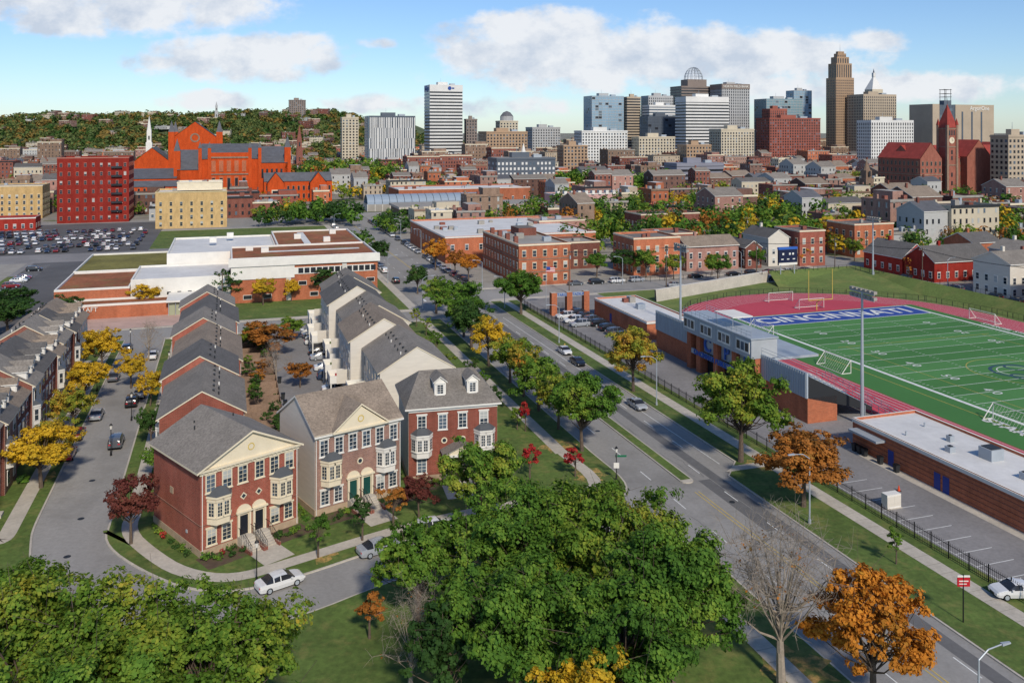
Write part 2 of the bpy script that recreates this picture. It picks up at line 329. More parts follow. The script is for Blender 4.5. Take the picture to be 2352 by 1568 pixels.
for k in range(34):   # tar crack sealing
    s=rr.uniform(30,200); t=rr.uniform(49,54.5) if k%2 else rr.uniform(57.5,59); a=(s,t)
    for _ in range(6):
        b=(a[0]+rr.uniform(.8,2.2),a[1]+rr.uniform(-.35,.35)); mk.poly([W(a[0],a[1]-.03),W(a[0],a[1]+.03),W(b[0],b[1]+.03),W(b[0],b[1]-.03)],.030,ASPS); a=b
for s,t in ((70,50.5),(120,52.8),(92,58.2),(150,51)):
    x,y=W(s,t); mk.poly([(x+.38*math.cos(a),y+.38*math.sin(a)) for a in np.linspace(0,6.283,12,endpoint=False)],.031,METD)
for x,y in ((-50,101),(-54,112),(-47,92),(-10,94)): mk.poly([(x+.38*math.cos(a),y+.38*math.sin(a)) for a in np.linspace(0,6.283,12,endpoint=False)],.031,METD)
s=20
while s<330:
    if not 205<s<226:
        line(s,s+3,51.9); line(s,s+3,59.0) if s<102 else line(s,s+3,61.5)
    s+=9
line(20,96,55.4,.11,YEL); line(20,96,55.9,.11,YEL); line(240,430,56.9,.13,YEL); line(240,430,57.3,.13,YEL)
line(103,200,63.2,.12)
for k in range(8): mk.poly([W(225,49.5+k*2),W(225,50.1+k*2),W(228,50.1+k*2),W(228,49.5+k*2)],.034,PAINT)
for s in np.arange(40,99,2.75): mk.poly([W(s,73.3),W(s,78.3),W(s+.1,78.3),W(s+.1,73.3)],.157,PAINT)
mk.poly([W(62,73.3),W(62,73.4),W(99,73.4),W(99,73.3)],.160,PAINT)
mk.obj('road_markings')
mb=MB()
mb.poly([W(131,8.5),W(131,20.8),W(203,20.8),W(203,8.5)],.158,ASPL)
mb.poly([W(118,2.2),W(118,8.4),W(198,8.4),W(198,2.2)],.16,MULCH)
for s in np.arange(120,197,4.2): mb.poly([W(s,2.3),W(s,6.0),W(s+2.4,6.0),W(s+2.4,2.3)],.163,CONC2)
mb.obj('courtyard_paving')
mb=MB()
for s in np.arange(119,198,4.2): mb.box(2.1,8.2,s,s+.08,.1,1.5,BRT)
mb.box(8.2,8.3,118,198,.1,1.5,BRT); mb.siteobj('yard_fences')
mb=MB(); mb.poly([W(215,-32),W(215,-3),W(232,-3),W(232,-32)],.162,M('pink_paving',C('#bc9e90'),.9,.3,.15)); 
mb.poly([W(216,-62),W(216,-35),W(330,-35),W(330,-62)],.161,ASPD)
mb.poly([W(216,-118),W(216,-64),W(330,-64),W(330,-118)],.161,CONC2)
mb.poly([W(352,-120),W(352,-28),W(462,-28),W(462,-120)],.161,ASPD)
mb.poly([W(302,-120),W(302,44),W(356,44),W(356,-120)],.157,ASPL)
for s in np.arange(222,325,3): mb.poly([W(s,-61),W(s,-56),W(s+.15,-56),W(s+.15,-61)],.166,PAINT)
mb.obj('parking_lot_pavement')
for (x,y,r) in ((-20,92,1.8),(10,113.5,2.6),(6.5,124,2.8),(23,72.5,3.6),(-60.5,113,1.6),(-71.5,146,1.6),(33.5,117,2.2),(24.5,66,3)):
    mb=MB(); n=18; mb.poly([(x+math.cos(a)*r*random.uniform(.5,1.25),y+math.sin(a)*r*random.uniform(.5,1.25)) for a in np.linspace(0,2*math.pi,n,endpoint=False)],.156,LITTER); mb.obj('fallen_leaves')
# ---------------------------------------------------------------- football field / track
f=MB()
r=40
f.poly([(137+r*math.cos(a),166+r*math.sin(a)) for a in np.linspace(0,math.pi,36)]+[(137-r*math.cos(a),82-r*math.sin(a)) for a in np.linspace(0,math.pi,36)],.17,TRK)
for k in range(9):
    r=31.2+k*1.08; w=.05
    A=[(137+r*math.cos(a),166+r*math.sin(a)) for a in np.linspace(0,math.pi,36)]; A=[(137+r,82)]+A+[(137-r,82)]
    for a,b in zip(A[:-1],A[1:]):
        d=Vector((b[0]-a[0],b[1]-a[1])).normalized(); n=Vector((-d.y,d.x))*w
        f.face([(a[0]-n.x,a[1]-n.y,.186),(b[0]-n.x,b[1]-n.y,.186),(b[0]+n.x,b[1]+n.y,.186),(a[0]+n.x,a[1]+n.y,.186)],PAINT)
f.siteobj('running_track')
f=MB(); f.box(106.2,167.8,60,181.5,.1,.19,TURF)
for k in range(12):
    s=171.5-9.14*k
    if k%2==0: f.poly([(116,s-9.14),(164,s-9.14),(164,s),(116,s)],.194,TURF2)
f.poly([(116,171.6),(164.5,171.6),(164.5,180.6),(116,180.6)],.196,BLUEZ)
def fl(a,b,c,d,z=.2,mat=PAINT): f.poly([(a,c),(b,c),(b,d),(a,d)],z,mat)
fl(115.2,116,62,180.8); fl(164.5,165.3,62,180.8); fl(116,164.5,180.6,181,.201); fl(116,164.5,171.3,171.6,.201)
for k in range(1,24):
    s=171.4-4.572*k; 
    if s>60: fl(116.6,164,s-.07,s+.07,.201)
for k in range(0,100):
    s=171.4-.9144*k
    for t in (117,132.5,147.5,163): fl(t,t+.6,s-.05,s+.05,.203)
fl(112.5,112.62,100,165,.2,YEL)
fl(120,160,150.0,150.12,.204,YEL); fl(122,122.1,70,150,.204,YEL); fl(158,158.1,70,150,.204,YEL)
def ring(cx,cy,r,w,mat,ex=1.,z=.206,n=36):
    for a,b in zip(np.linspace(0,2*math.pi,n+1)[:-1],np.linspace(0,2*math.pi,n+1)[1:]):
        f.face([(cx+math.cos(t)*q,cy+math.sin(t)*q*ex,z) for t,q in ((a,r-w),(a,r),(b,r),(b,r-w))],mat)
NAVY=M('navy_turf',C('#34505c'),.9)
ring(140,125,5,.7,NAVY,.9); ring(140,125,3.6,.2,PAINT,.9); ring(140,125,8.5,.12,YEL); ring(137.6,122,1.8,.5,NAVY,1,.208); ring(142,127,2.2,.5,NAVY,1,.209)
field=f.siteobj('football_field')
def ftxt(b,s,t,size,rot,sx=1,mat=PAINT,off=.01): x,y=W(s,t); text(b,(x,y,.22),size,mat,(0,0,rot),field,'field_lettering',.002,sx=sx,offset=off)
ftxt('CINCINNATI',176,140,7.2,TH,1.05,off=.12)
ftxt('STARGEL STADIUM',92,112,3.2,TH-math.pi/2,1.0,off=.06)
ftxt('STARGEL STADIUM',150,167.0,2.0,TH-math.pi/2,1.0,off=.03)
for k,nm in enumerate(['1 0','2 0','3 0','4 0','5 0','4 0','3 0','2 0','1 0']):
    s=171.4-9.144*(k+1)
    ftxt(nm,s,125,2.6,TH-math.pi/2); ftxt(nm,s,155.5,2.6,TH+math.pi/2)
def goalpost(s,t):
    mb=MB(); mb.cyl((0,1.5,0),(0,1.5,2.2),.12,.12,YEL,8); mb.cyl((0,1.5,2.2),(0,0,3.05),.1,.1,YEL,8); mb.cyl((-3.5,0,3.05),(3.5,0,3.05),.09,.09,YEL,8)
    for x in (-3.5,3.5): mb.cyl((x,0,3.05),(x,0,10.5),.09,.07,YEL,8)
    mb.obj('football_goalpost',W(s,t),TH)
goalpost(181.5,140)
def sgoal(s,t,rot):
    mb=MB(); r=.07
    for a,b in (((-3.66,0,0),(-3.66,0,2.44)),((3.66,0,0),(3.66,0,2.44)),((-3.66,0,2.44),(3.66,0,2.44)),((-3.66,0,2.44),(-3.66,2,0)),((3.66,0,2.44),(3.66,2,0)),((-3.66,2,.05),(3.66,2,.05)),((-3.66,0,.05),(-3.66,2,.05)),((3.66,0,.05),(3.66,2,.05))): mb.cyl(a,b,r,r,WHITE,6)
    for k in range(14):
        x=-3.66+7.32*k/13; mb.cyl((x,0,2.44),(x,2,.05),.012,.012,WHITE,3,False)
    for k in range(5):
        z=2.44-2.4*k/5; mb.cyl((-3.66,2*k/5,z),(3.66,2*k/5,z),.012,.012,WHITE,3,False)
    x,y=W(s,t); mb.obj('soccer_goal',(x,y,.2),rot)
sgoal(166,113,TH+math.pi/2); sgoal(137,109.5,TH+math.pi/2); sgoal(102,113.5,TH+math.pi/2); sgoal(185,140,TH); sgoal(160,168.5,TH-math.pi/2); sgoal(195,138,TH)
mb=MB(); mb.face([(107,205,0),(153,222,0),(153,222.5,3.2),(107,205.5,3.2)],CONC)
mb.face([(107,205.5,3.2),(153,222.5,3.2),(153,223.2,3.2),(107,206.2,3.2)],WHITE); mb.face([(107,206.2,0),(107,206.2,3.2),(153,223.2,3.2),(153,223.2,0)],CONC)
mb.siteobj('retaining_wall')
mb=MB()
for a,b,c,d in (((150,213,.2),(180,190,.2),(184,222,3.4),(153,222.3,3.3)),((180,190,.2),(180,90,.2),(185.8,90,2.6),(184,222,3.4))): mb.face([a,b,c,d],GRASB)
mb.siteobj('grass_embankment')
def fence(name,pts,h=1.6,step=.3,rails=(.2,1.4),mat=BLACK,post=2.5,z0=.13):
    mb=MB()
    for a,b in zip(pts[:-1],pts[1:]):
        A=Vector((*a,0));B=Vector((*b,0));L=(B-A).length;d=(B-A)/L;n=Vector((-d.y,d.x,0))*.02
        for z in rails:
            z+=z0; mb.hexa([tuple(A-n+Vector((0,0,z))),tuple(B-n+Vector((0,0,z))),tuple(B+n+Vector((0,0,z))),tuple(A+n+Vector((0,0,z))),tuple(A-n+Vector((0,0,z+.05))),tuple(B-n+Vector((0,0,z+.05))),tuple(B+n+Vector((0,0,z+.05))),tuple(A+n+Vector((0,0,z+.05)))],mat)
        k=0.
        while k<=L:
            p=A+d*k; w=.05 if abs((k/post)-round(k/post))<step/post/2 else .014
            mb.box(p.x-w,p.x+w,p.y-w,p.y+w,z0,z0+h+(.1 if w>.02 else 0),mat); k+=step
    return mb.obj(name)
fence('iron_fence',[W(15,72),W(210,72)],1.7,.24)
fence('chain_link_fence',[W(60,98),W(112,98)],1.2,1.2)
fence('chain_link_fence',[W(220,98),W(221,150),W(221,180),W(205,185.4),W(60,185.6)],1.3,1.5,z0=2.6)
fence('chain_link_fence',[W(*p) for p in [(165,96.5),(184,101),(198,113),(205,128),(206,145),(199,162),(184,175),(165,178.5),(70,178.5)]],1.2,1.5)
# ---------------------------------------------------------------- building helpers
def win(mb,F,a,z,w,h,trim=WHITE,detail=2,glass=None,sill=True):
    q=random.random(); gl=glass or (GL if q<.55 else GLM if q<.75 else GLB)
    mb.wb(F,a-w/2-.1,a+w/2+.1,z-.08,z+h+.1,-.02,.07,trim)
    if detail==2:
        nb=random.choice((4,4,3,2)) if gl is GLB else 4
        for i in range(2):
            for j in range(4):
                m=GLB if j>=nb else (GLM if (gl is GLM or (i+j)%3==0 and random.random()<.25) else GL)
                g0=a-w/2+i*w/2+.025; z0=z+j*h/4+.025
                mb.wq(F,g0,g0+w/2-.05,z0,z0+h/4-.05,.074,m)
        mb.wb(F,a-w/2-.2,a+w/2+.2,z+h+.1,z+h+.28,-.02,.13,trim); mb.wb(F,a-w/2-.18,a+w/2+.18,z-.2,z-.08,-.02,.12,trim)
    elif detail==1:
        mb.wq(F,a-w/2,a+w/2,z,z+h*.48,.074,GL if random.random()<.8 else gl); mb.wq(F,a-w/2,a+w/2,z+h*.52,z+h,.074,gl)
        if sill: mb.wb(F,a-w/2-.15,a+w/2+.15,z+h+.1,z+h+.28,-.02,.12,trim)
    else:
        mb.wq(F,a-w/2,a+w/2,z,z+h,.074,gl)
def gable_roof(mb,W_,D,h,rise,ov,mat,trim=WHITE,wall=None,th=.22,x0=0,gov=.25):
    ax,bx=x0-gov,x0+W_+gov; k=rise/(D/2); ze=h-ov*k
    for sgn in (0,1):
        y0,y1=(-ov,D/2) if sgn==0 else (D+ov,D/2)
        p=[(ax,y0,ze),(bx,y0,ze),(bx,y1,h+rise),(ax,y1,h+rise)]
        q=[(a,b,c+th) for a,b,c in p]
        if sgn: p=p[::-1];q=q[::-1]
        mb.face(q,mat); mb.face(p[::-1],trim)
        for i in range(4):
            j=(i+1)%4; mb.face([p[i],p[j],q[j],q[i]],trim)
    if wall:
        for x in (x0,x0+W_): mb.face([(x,0,h),(x,D,h),(x,D/2,h+rise)],wall)
def front_gable(mb,W_,D,h,rise,ov,mat,trim,ped):
    k=rise/(W_/2); ze=h-ov*k; th=.22
    for sgn in (0,1):
        x0=-ov if sgn==0 else W_+ov; x1=W_/2
        p=[(x0,D+.3,ze),(x0,-.45,ze),(x1,-.45,h+rise),(x1,D+.3,h+rise)]; q=[(a,b,c+th) for a,b,c in p]
        if sgn: p=p[::-1];q=q[::-1]
        mb.face(q,mat); mb.face(p[::-1],trim)
        for i in range(4):
            j=(i+1)%4; mb.face([p[i],p[j],q[j],q[i]],trim)
    mb.face([(0,-.02,h),(W_,-.02,h),(W_/2,-.02,h+rise)],ped); mb.face([(W_,D,h),(0,D,h),(W_/2,D,h+rise)],ped)
def bay(mb,cx,z0,z1,w=2.7,p=.95,trim=WHITE,det=2,roof=METR):
    a=w/2; b=w/2-.6
    pts=[(cx-a,0),(cx-b,-p),(cx+b,-p),(cx+a,0)]
    mb.prism([(x,y) for x,y in pts],z0,z1,trim)
    mb.poly(pts[::-1],z0,trim)
    big=[(cx-a-.12,.0),(cx-b-.08,-p-.12),(cx+b+.08,-p-.12),(cx+a+.12,.0)]
    mb.prism(big,z1,z1+.25,trim)
    top=(cx-.5,0,z1+.95),(cx+.5,0,z1+.95); e=[(x,y-.05 if y else y,z1+.255) for x,y in big]
    mb.face([e[0],e[1],top[0]],roof); mb.face([e[1],e[2],top[1],top[0]],roof); mb.face([e[2],e[3],top[1]],roof)
    mid=z0+.9; hh=z1-z0-1.3
    F=(cx-b,-p,1,0); n=2 
    for i in range(n): win(mb,F,(2*b)*(i+.5)/n,mid,2*b/n-.22,hh,trim,det,GL)
    for A,B in ((pts[0],pts[1]),(pts[2],pts[3])):
        L=math.dist(A,B); F=(A[0],A[1],(B[0]-A[0])/L,(B[1]-A[1])/L); win(mb,F,L/2,mid,L-.5,hh,trim,det,GL)
def steps(mb,cx,top=1.15,w=1.3,n=7,rail=True):
    r=top/n
    mb.box(cx-w/2-.1,cx+w/2+.1,-1.2,-.01,.1,top,CONC)
    for k in range(n-1):
        mb.box(cx-w/2,cx+w/2,-1.2-.3*(k+1),-1.2-.3*k,.1,top-r*(k+1),CONC)
    mb.box(cx-w/2-.22,cx-w/2-.02,-1.2-.3*n,-1.2,.1,.55,BR3); mb.box(cx+w/2+.02,cx+w/2+.22,-1.2-.3*n,-1.2,.1,.55,BR3)
    if rail:
        for x in (cx-w/2-.05,cx+w/2+.05):
            mb.cyl((x,-.2,top+.95),(x,-1.25,top+.95),.03,.03,BLACK,5); mb.cyl((x,-1.25,top+.95),(x,-1.2-.3*n,.95+.15),.03,.03,BLACK,5)
            for k in range(9):
                y=-.2-.38*k; zz=top if y>-1.25 else top-(-1.25-y)/(.3*n-.05)*(top-.1); mb.cyl((x,y,zz),(x,y,zz+.95),.018,.018,BLACK,4)
def door(mb,cx,z0=1.15,mat=DOORB,arch=True,trim=CREAM):
    F=(0,0,1,0)
    mb.wb(F,cx-.75,cx+.75,z0,z0+2.5,-.02,.12,trim); mb.wb(F,cx-.47,cx+.47,z0+.02,z0+2.1,.1,.135,mat)
    for z in (z0+.4,z0+1.2): mb.wb(F,cx-.3,cx+.3,z,z+.6,.13,.15,mat)
    for s in (-.66,.66): mb.wb(F,cx+s-.12,cx+s+.12,z0,z0+2.55,.12,.3,trim)
    if arch:
        n=8; pts=[(cx+.85*math.cos(a),z0+2.5+.75*math.sin(a)) for a in np.linspace(0,math.pi,n)]
        mb.face([(x,-.2,z) for x,z in pts],trim)
        for (x,z),(x2,z2) in zip(pts[:-1],pts[1:]): mb.face([(x,0,z),(x,-.2,z),(x2,-.2,z2),(x2,0,z2)],trim)
        mb.wb(F,cx-.95,cx+.95,z0+2.42,z0+2.6,.12,.4,trim)
def cornice(mb,W_,h,trim,F=(0,0,1,0)):
    mb.wb(F,-.12,W_+.12,h-.55,h-.2,-.02,.14,trim); mb.wb(F,-.2,W_+.2,h-.2,h,-.02,.38,trim)
    k=.25
    while k<W_: mb.wb(F,k-.07,k+.07,h-.38,h-.205,.12,.28,trim); k+=.5
def shrubs(mb_name,pts):
    tree_mass(mb_name,[(x,y,.12,h,r) for x,y,h,r in pts],[LD,LG,LRED],110,[.64,.32,.04])
def loc2(o,th,x,y): return (o[0]+x*math.cos(th)-y*math.sin(th),o[1]+x*math.sin(th)+y*math.cos(th))
def downpipe(mb,x,y,h): mb.cyl((x,y,.3),(x,y,h),.05,.05,WHITE,5)
def house1(o,th):
    mb=MB(); w,d,h=11.5,12,9.3
    mb.box(0,w,0,d,.9,h,BR); mb.box(-.06,w+.06,-.06,d+.06,0,.9,STONE); mb.box(-.05,w+.05,-.05,d+.05,3.35,3.5,BR3)
    front_gable(mb,w,d,h,2.8,.55,SHG,CREAM,CREAM); cornice(mb,w,h,CREAM)
    F=(0,0,1,0)
    for a in (1.1,2.95,4.75,6.75,8.55,10.4): win(mb,F,a,6.85,.95,1.75,CREAM)
    for a in (1.2,2.9,8.6,10.3): win(mb,F,a,1.25,.95,1.6,CREAM)
    bay(mb,2.05,3.45,6.2,trim=CREAM); bay(mb,9.45,3.45,6.2,trim=CREAM)
    door(mb,4.85); door(mb,6.65); steps(mb,4.85); steps(mb,6.65)
    for a in (4.85,6.65):
        for (r,m,p) in ((.42,CREAM,.05),(.26,GL,.07)): mb.face([(a-r,-p,5.3),(a,-p,5.3-r),(a+r,-p,5.3),(a,-p,5.3+r)],m)
    for k in range(14):
        t0,t1=2*math.pi*k/14,2*math.pi*(k+1)/14
        mb.face([(w/2+q*math.cos(t),-.05,h+1.15+q*math.sin(t)) for t,q in ((t0,.3),(t0,.4),(t1,.4),(t1,.3))],YEL)
    G=(0,d,0,-1)
    mb.wb(G,4.5,5.3,4.9,5.6,-.02,.06,STONE); mb.wb(G,8.6,8.9,1.8,2.1,-.02,.1,METAL); downpipe(mb,.15,-.12,9); downpipe(mb,11.35,-.12,9)
    for x,y in ((3,8),(3.6,9.4),(8.2,9)): mb.cyl((x,y,h+1.2),(x,y,h+1.2+(x if x<5 else w-x)*.2+.3),.08,.08,METD,6)
    mb.obj('brick_townhouse',o,th)
TH1=math.radians(44.5); house1((-32.7,91.4),TH1)
def house2(o,th):
    mb=MB(); w,d,h=11.3,10.5,9.6
    mb.box(0,w,0,d,.9,h,SIDING); mb.box(-.06,w+.06,-.04,d+.06,0,.9,STONE)
    mb.box(.02,w-.02,-.05,.1,.9,h-.01,BR2); gable_roof(mb,w,d,h,3.2,.5,SHB,WHITE,SIDING)
    cornice(mb,w,h,CREAM,(0,-.05,1,0)); F=(0,-.05,1,0)
    px0,px1,pr=2.3,9.0,2.5; c=(px0+px1)/2
    mb.face([(px0,-.5,h),(px1,-.5,h),(c,-.5,h+pr)],CREAM)
    for sx,x in ((1,px0),(-1,px1)):
        p=[(x-.35*sx,-.75,h-.12),(c,-.75,h+pr+.13),(c,3.9,h+pr+.13),(x-.35*sx,-.2,h-.12)]; q=[(a,b,e+.2) for a,b,e in p]
        if sx<0: p=p[::-1];q=q[::-1]
        mb.face(q,SHB); mb.face(p,CREAM)
        for i in range(4): mb.face([p[i],p[(i+1)%4],q[(i+1)%4],q[i]],CREAM)
    mb.box(px0-.3,px1+.3,-.7,-.05,h-.2,h+.02,CREAM)
    for k in range(14):
        t0,t1=2*math.pi*k/14,2*math.pi*(k+1)/14
        mb.face([(c+q*math.cos(t),-.52,h+1.0+q*math.sin(t)) for t,q in ((t0,.3),(t0,.42),(t1,.42),(t1,.3))],YEL)
    for a in (1.1,3.0,4.8,6.6,8.4,10.3): win(mb,F,a,7.0,.95,1.8)
    for a in (1.2,2.9,8.5,10.2): win(mb,F,a,1.3,.95,1.6)
    bay(mb,2.05,3.5,6.3,trim=CREAM); bay(mb,9.3,3.5,6.3)
    door(mb,4.85,mat=DOORG); door(mb,6.65,mat=DOORG); steps(mb,4.85); steps(mb,6.65)
    mb.face([(5.75+.4*math.cos(t),-.12,5.4+.4*math.sin(t)) for t in np.linspace(0,2*math.pi,12,endpoint=False)],CREAM)
    mb.face([(5.75+.25*math.cos(t),-.14,5.4+.25*math.sin(t)) for t in np.linspace(0,2*math.pi,12,endpoint=False)],GL)
    downpipe(mb,.1,-.15,9.2); downpipe(mb,w-.1,-.15,9.2); mb.wb((0,d,0,-1),4,4.7,5.6,6.2,-.02,.08,METAL)
    mb.obj('brick_townhouse',o,th)
TH2=math.radians(37); house2((-22.9,101.2),TH2)
def dormer(mb,cx,y0,zb,w=1.5,h=1.9,dep=2.6,trim=WHITE,roof=SHG):
    mb.box(cx-w/2,cx+w/2,y0,y0+dep,zb,zb+h,trim)
    for sx in (1,-1):
        p=[(cx-sx*(w/2+.2),y0-.2,zb+h-.05),(cx,y0-.2,zb+h+.7),(cx,y0+dep+.9,zb+h+.7),(cx-sx*(w/2+.2),y0+dep+.9,zb+h-.05)]; q=[(a,b,c+.12) for a,b,c in p]
        mb.face(q,roof); mb.face(p,trim)
        for i in range(4): mb.face([p[i],p[(i+1)%4],q[(i+1)%4],q[i]],trim)
    mb.face([(cx-w/2,y0,zb+h),(cx+w/2,y0,zb+h),(cx,y0,zb+h+.62)],trim)
    win(mb,(cx-w/2,y0,1,0),w/2,zb+.45,w-.7,h-.75,trim,2,GL)
def house3(o,th):
    mb=MB(); w,d,h=11.6,10.5,9.6; r=3.3
    mb.box(0,w,0,d,.9,h,SIDING); mb.box(-.06,w+.06,-.04,d+.06,0,.9,STONE); mb.box(.02,w-.02,-.05,.1,.9,h-.01,BR)
    ov=.5; z=h+.02; a=[(-ov,-ov,z),(w+ov,-ov,z),(w+ov,d+ov,z),(-ov,d+ov,z)]; t1=(2.1,d/2,h+r); t2=(w-2.1,d/2,h+r)
    mb.face([a[0],a[1],t2,t1],SHG); mb.face([a[1],a[2],t2],SHG); mb.face([a[2],a[3],t1,t2],SHG); mb.face([a[3],a[0],t1],SHG)
    mb.box(-ov,w+ov,-ov,d+ov,h-.2,h+.01,WHITE); mb.wb((0,-.05,1,0),0,w,h-.55,h-.2,-.02,.14,WHITE)
    dormer(mb,4.3,1.3,h+.75); dormer(mb,8.6,1.3,h+.75)
    F=(0,-.05,1,0)
    for x in (1.7,4.4,7.0,9.8): win(mb,F,x,6.7,1.0,1.8)
    for x in (1.7,): win(mb,F,x,1.3,1.1,1.7)
    bay(mb,1.7,3.4,6.1); bay(mb,9.9,3.4,6.1)
    for x in (4.6,7.0):
        mb.face([(x+.4*math.cos(t),-.12,5.2+.4*math.sin(t)) for t in np.linspace(0,2*math.pi,12,endpoint=False)],CREAM)
        mb.face([(x+.25*math.cos(t),-.14,5.2+.25*math.sin(t)) for t in np.linspace(0,2*math.pi,12,endpoint=False)],GL)
    c=6.6
    door(mb,c-1,mat=DOORB,arch=False); door(mb,c+1,mat=DOORB,arch=False)
    mb.box(c-2.2,c+2.2,-2.2,-.05,.1,1.15,CONC)
    for x in (c-2.0,c,c+2.0): mb.cyl((x,-2.0,1.15),(x,-2.0,3.7),.14,.12,WHITE,8)
    mb.box(c-2.3,c+2.3,-2.3,-.05,3.7,4.0,WHITE)
    mb.face([(c-2.3,-2.25,4.0),(c+2.3,-2.25,4.0),(c,-2.25,5.0)],CREAM)
    for sx in (1,-1):
        p=[(c-sx*2.55,-2.5,3.98),(c,-2.5,5.1),(c,-.05,5.1),(c-sx*2.55,-.05,3.98)]; mb.face([(x,y,zz+.1) for x,y,zz in p],SHG); mb.face(p,WHITE)
    for k in range(6): mb.box(c-1.2,c+1.2,-2.2-.3*(k+1),-2.2-.3*k,.1,1.15-.17*(k+1),CONC)
    mb.obj('brick_townhouse',o,th)
TH3=math.radians(14); house3((-13.2,111),TH3)
HS=(((-32.7,91.4),TH1,11.5),((-22.9,101.2),TH2,11.3),((-13.2,111),TH3,11.6))
pts=[]
for o,th,w in HS:
    for k in range(22):
        x=.2+k*(w-.4)/21
        if 4<x<7.6: continue
        pts.append((*loc2(o,th,x,-random.uniform(.7,2.6)),random.uniform(.4,1.1),random.uniform(.3,.65)))
    for k in range(7): pts.append((*loc2(o,th,-.9,1.0+k*1.5),random.uniform(.5,1.2),.5))
shrubs('garden_shrubs',pts)
mb=MB()
for o,th,w in HS:
    mb.face([(*loc2(o,th,x,y),.158) for x,y in ((-.5,-3),(w+.3,-3),(w+.3,.1),(-.5,.1))],MULCH)
    mb.face([(*loc2(o,th,x,y),.172) for x,y in ((4,-6.2),(7.5,-6.2),(7.5,-1),(4,-1))],CONC)
mb.obj('garden_path')
# ---------------------------------------------------------------- townhouse rows
def unit(name,o,th,w,d,h,rise,fw,bw,roof,dorm=0,trim=WHITE,deck=False,bayf=False,endL=None,det=1,vents=True):
    mb=MB(); sidew=endL or bw
    mb.box(0,w,0,d,0,h,sidew); mb.box(.02,w-.02,-.06,.05,0,h-.01,fw); mb.box(.02,w-.02,d-.05,d+.05,0,h-.01,bw)
    gable_roof(mb,w,d,h,rise,.45,roof,CREAM,sidew,gov=.1,th=.16)
    F=(0,-.06,1,0); n=max(2,round(w/2.7)); un=max(1,round(w/7.6))
    for fl_ in range(3):
        for k in range(n):
            a=w*(k+.5)/n
            if bayf and k%3==0 and fl_==1: continue
            if fl_==0 and k%3==2:
                mb.wb(F,a-.6,a+.6,.5,3.0,-.02,.12,trim); mb.wb(F,a-.42,a+.42,.5,2.6,.1,.14,DOORB); mb.wb(F,a-.7,a+.7,0,.5,0,1.6,CONC); continue
            win(mb,F,a,1.0+fl_*2.85,1.0,1.6,trim,det)
    if bayf:
        for k in range(0,n,3): bay(mb,w*(k+.5)/n,3.2,6.0,2.3,.8,trim,1)
    mb.wb(F,0,w,h-.35,h,-.02,.2,trim)
    B=(w,d+.05,-1,0)
    for fl_ in range(1,3):
        for k in range(n): win(mb,B,w*(k+.5)/n,1.0+fl_*2.85,1.0,1.5,WHITE,1)
    for u_ in range(un):
        L=w/un; b0=u_*L
        if deck:
            mb.wb(B,b0+.6,b0+3.4,.2,2.4,-.02,.06,WHITE); c0,c1=b0+.2,b0+L*.62
            mb.wb(B,c0,c1,2.95,3.15,0,3.0,WHITE); mb.wb(B,c1-.12,c1,3.15,4.2,0,3.0,WHITE); mb.wb(B,c0,c0+.12,3.15,4.2,0,3.0,WHITE); mb.wb(B,c0+.12,c1-.12,3.15,4.15,2.88,3.0,WHITE)
            for a in (c0+.2,c1-.2): mb.wb(B,a-.1,a+.1,.1,2.95,2.7,2.9,WHITE)
            if random.random()<.6: mb.wb(B,c0+1,c0+1.8,3.15,3.8,1,1.8,random.choice((RED,METD,SHB,GRASB)))
            mb.wb(B,c1,c1+.1,2.9,5.2,0,1.9,SIDING)
        else:
            mb.wb(B,b0+L*.3,b0+L*.3+1.6,.2,2.4,-.02,.06,WHITE)
        for k in range(3):
            x=b0+L*(k+.6)/3.4; mb.cyl((x,d*.7,h+rise*.5),(x,d*.7,h+rise*.6+.55),.1,.1,METD if k else WHITE,6)
            mb.box(x-.6,x-.3,d*.62,d*.62+.3,h+rise*.7,h+rise*.76+.3,METD)
    if dorm:
        for k in range(dorm): dormer(mb,w*(k+.5)/dorm,.9,h+.25,1.3,1.5,2.2,WHITE,roof)
    return mb.obj(name,o,th)
s=117.; i=0
for w in (15.5,11,17,10.5,14.5,9):
    hh=[9.0,9.7,8.9,9.5,9.1,9.6][i]; t0=-8-[0,.7,0,.9,.2,.8][i]
    unit('brick_rowhouse',W(s+w-.02,t0),TH-math.pi/2,w-.04,10,hh,2.9,BR if i%2 else BR2,[BR3,SIDING,BR3,BR2,SIDING,BR3][i],[SHG,SHD,SHB,SHG,SHD,SHG][i],0,bayf=i%2==0,endL=BR)
    s+=w; i+=1
s=128.; i=0
for w in (16,14.5,15.5,14.5,14.5):
    hh=[9.3,10.4,9.7,10.7,10.0][i]; t0=32.5-[0,2.2,.6,2.4,1.0][i]
    unit('rowhouse_with_decks',W(s+.02,t0),TH+math.pi/2,w-.04,11,hh,3.3,BR2 if i%2 else BR,SIDING,[SHG,SHB,SHG,SHD,SHG][i],0,deck=True,endL=SIDING,bayf=True)
    s+=w; i+=1
s=102.; i=0
while s<190:
    w=[6.4,12.8,6.4,9.6][i%4]; hh=[8.6,9.2,9.0][i%3]
    unit('brick_rowhouse',W(s+.02,-26-(i%2)*.5),TH+math.pi/2,w-.04,11,hh,3.3,[BR,WHITE,BR2,BR3,SIDING][i%5],SIDING,[SHB,SHG,SHD][i%3],max(1,round(w/4.2)),bayf=i%2==0,endL=BR3)
    s+=w; i+=1
s=140.
while s<190:
    unit('brick_rowhouse',W(s+.02,-52),TH+math.pi/2,7.96,10,8.8,3,BR3,BR3,SHG,0); s+=8
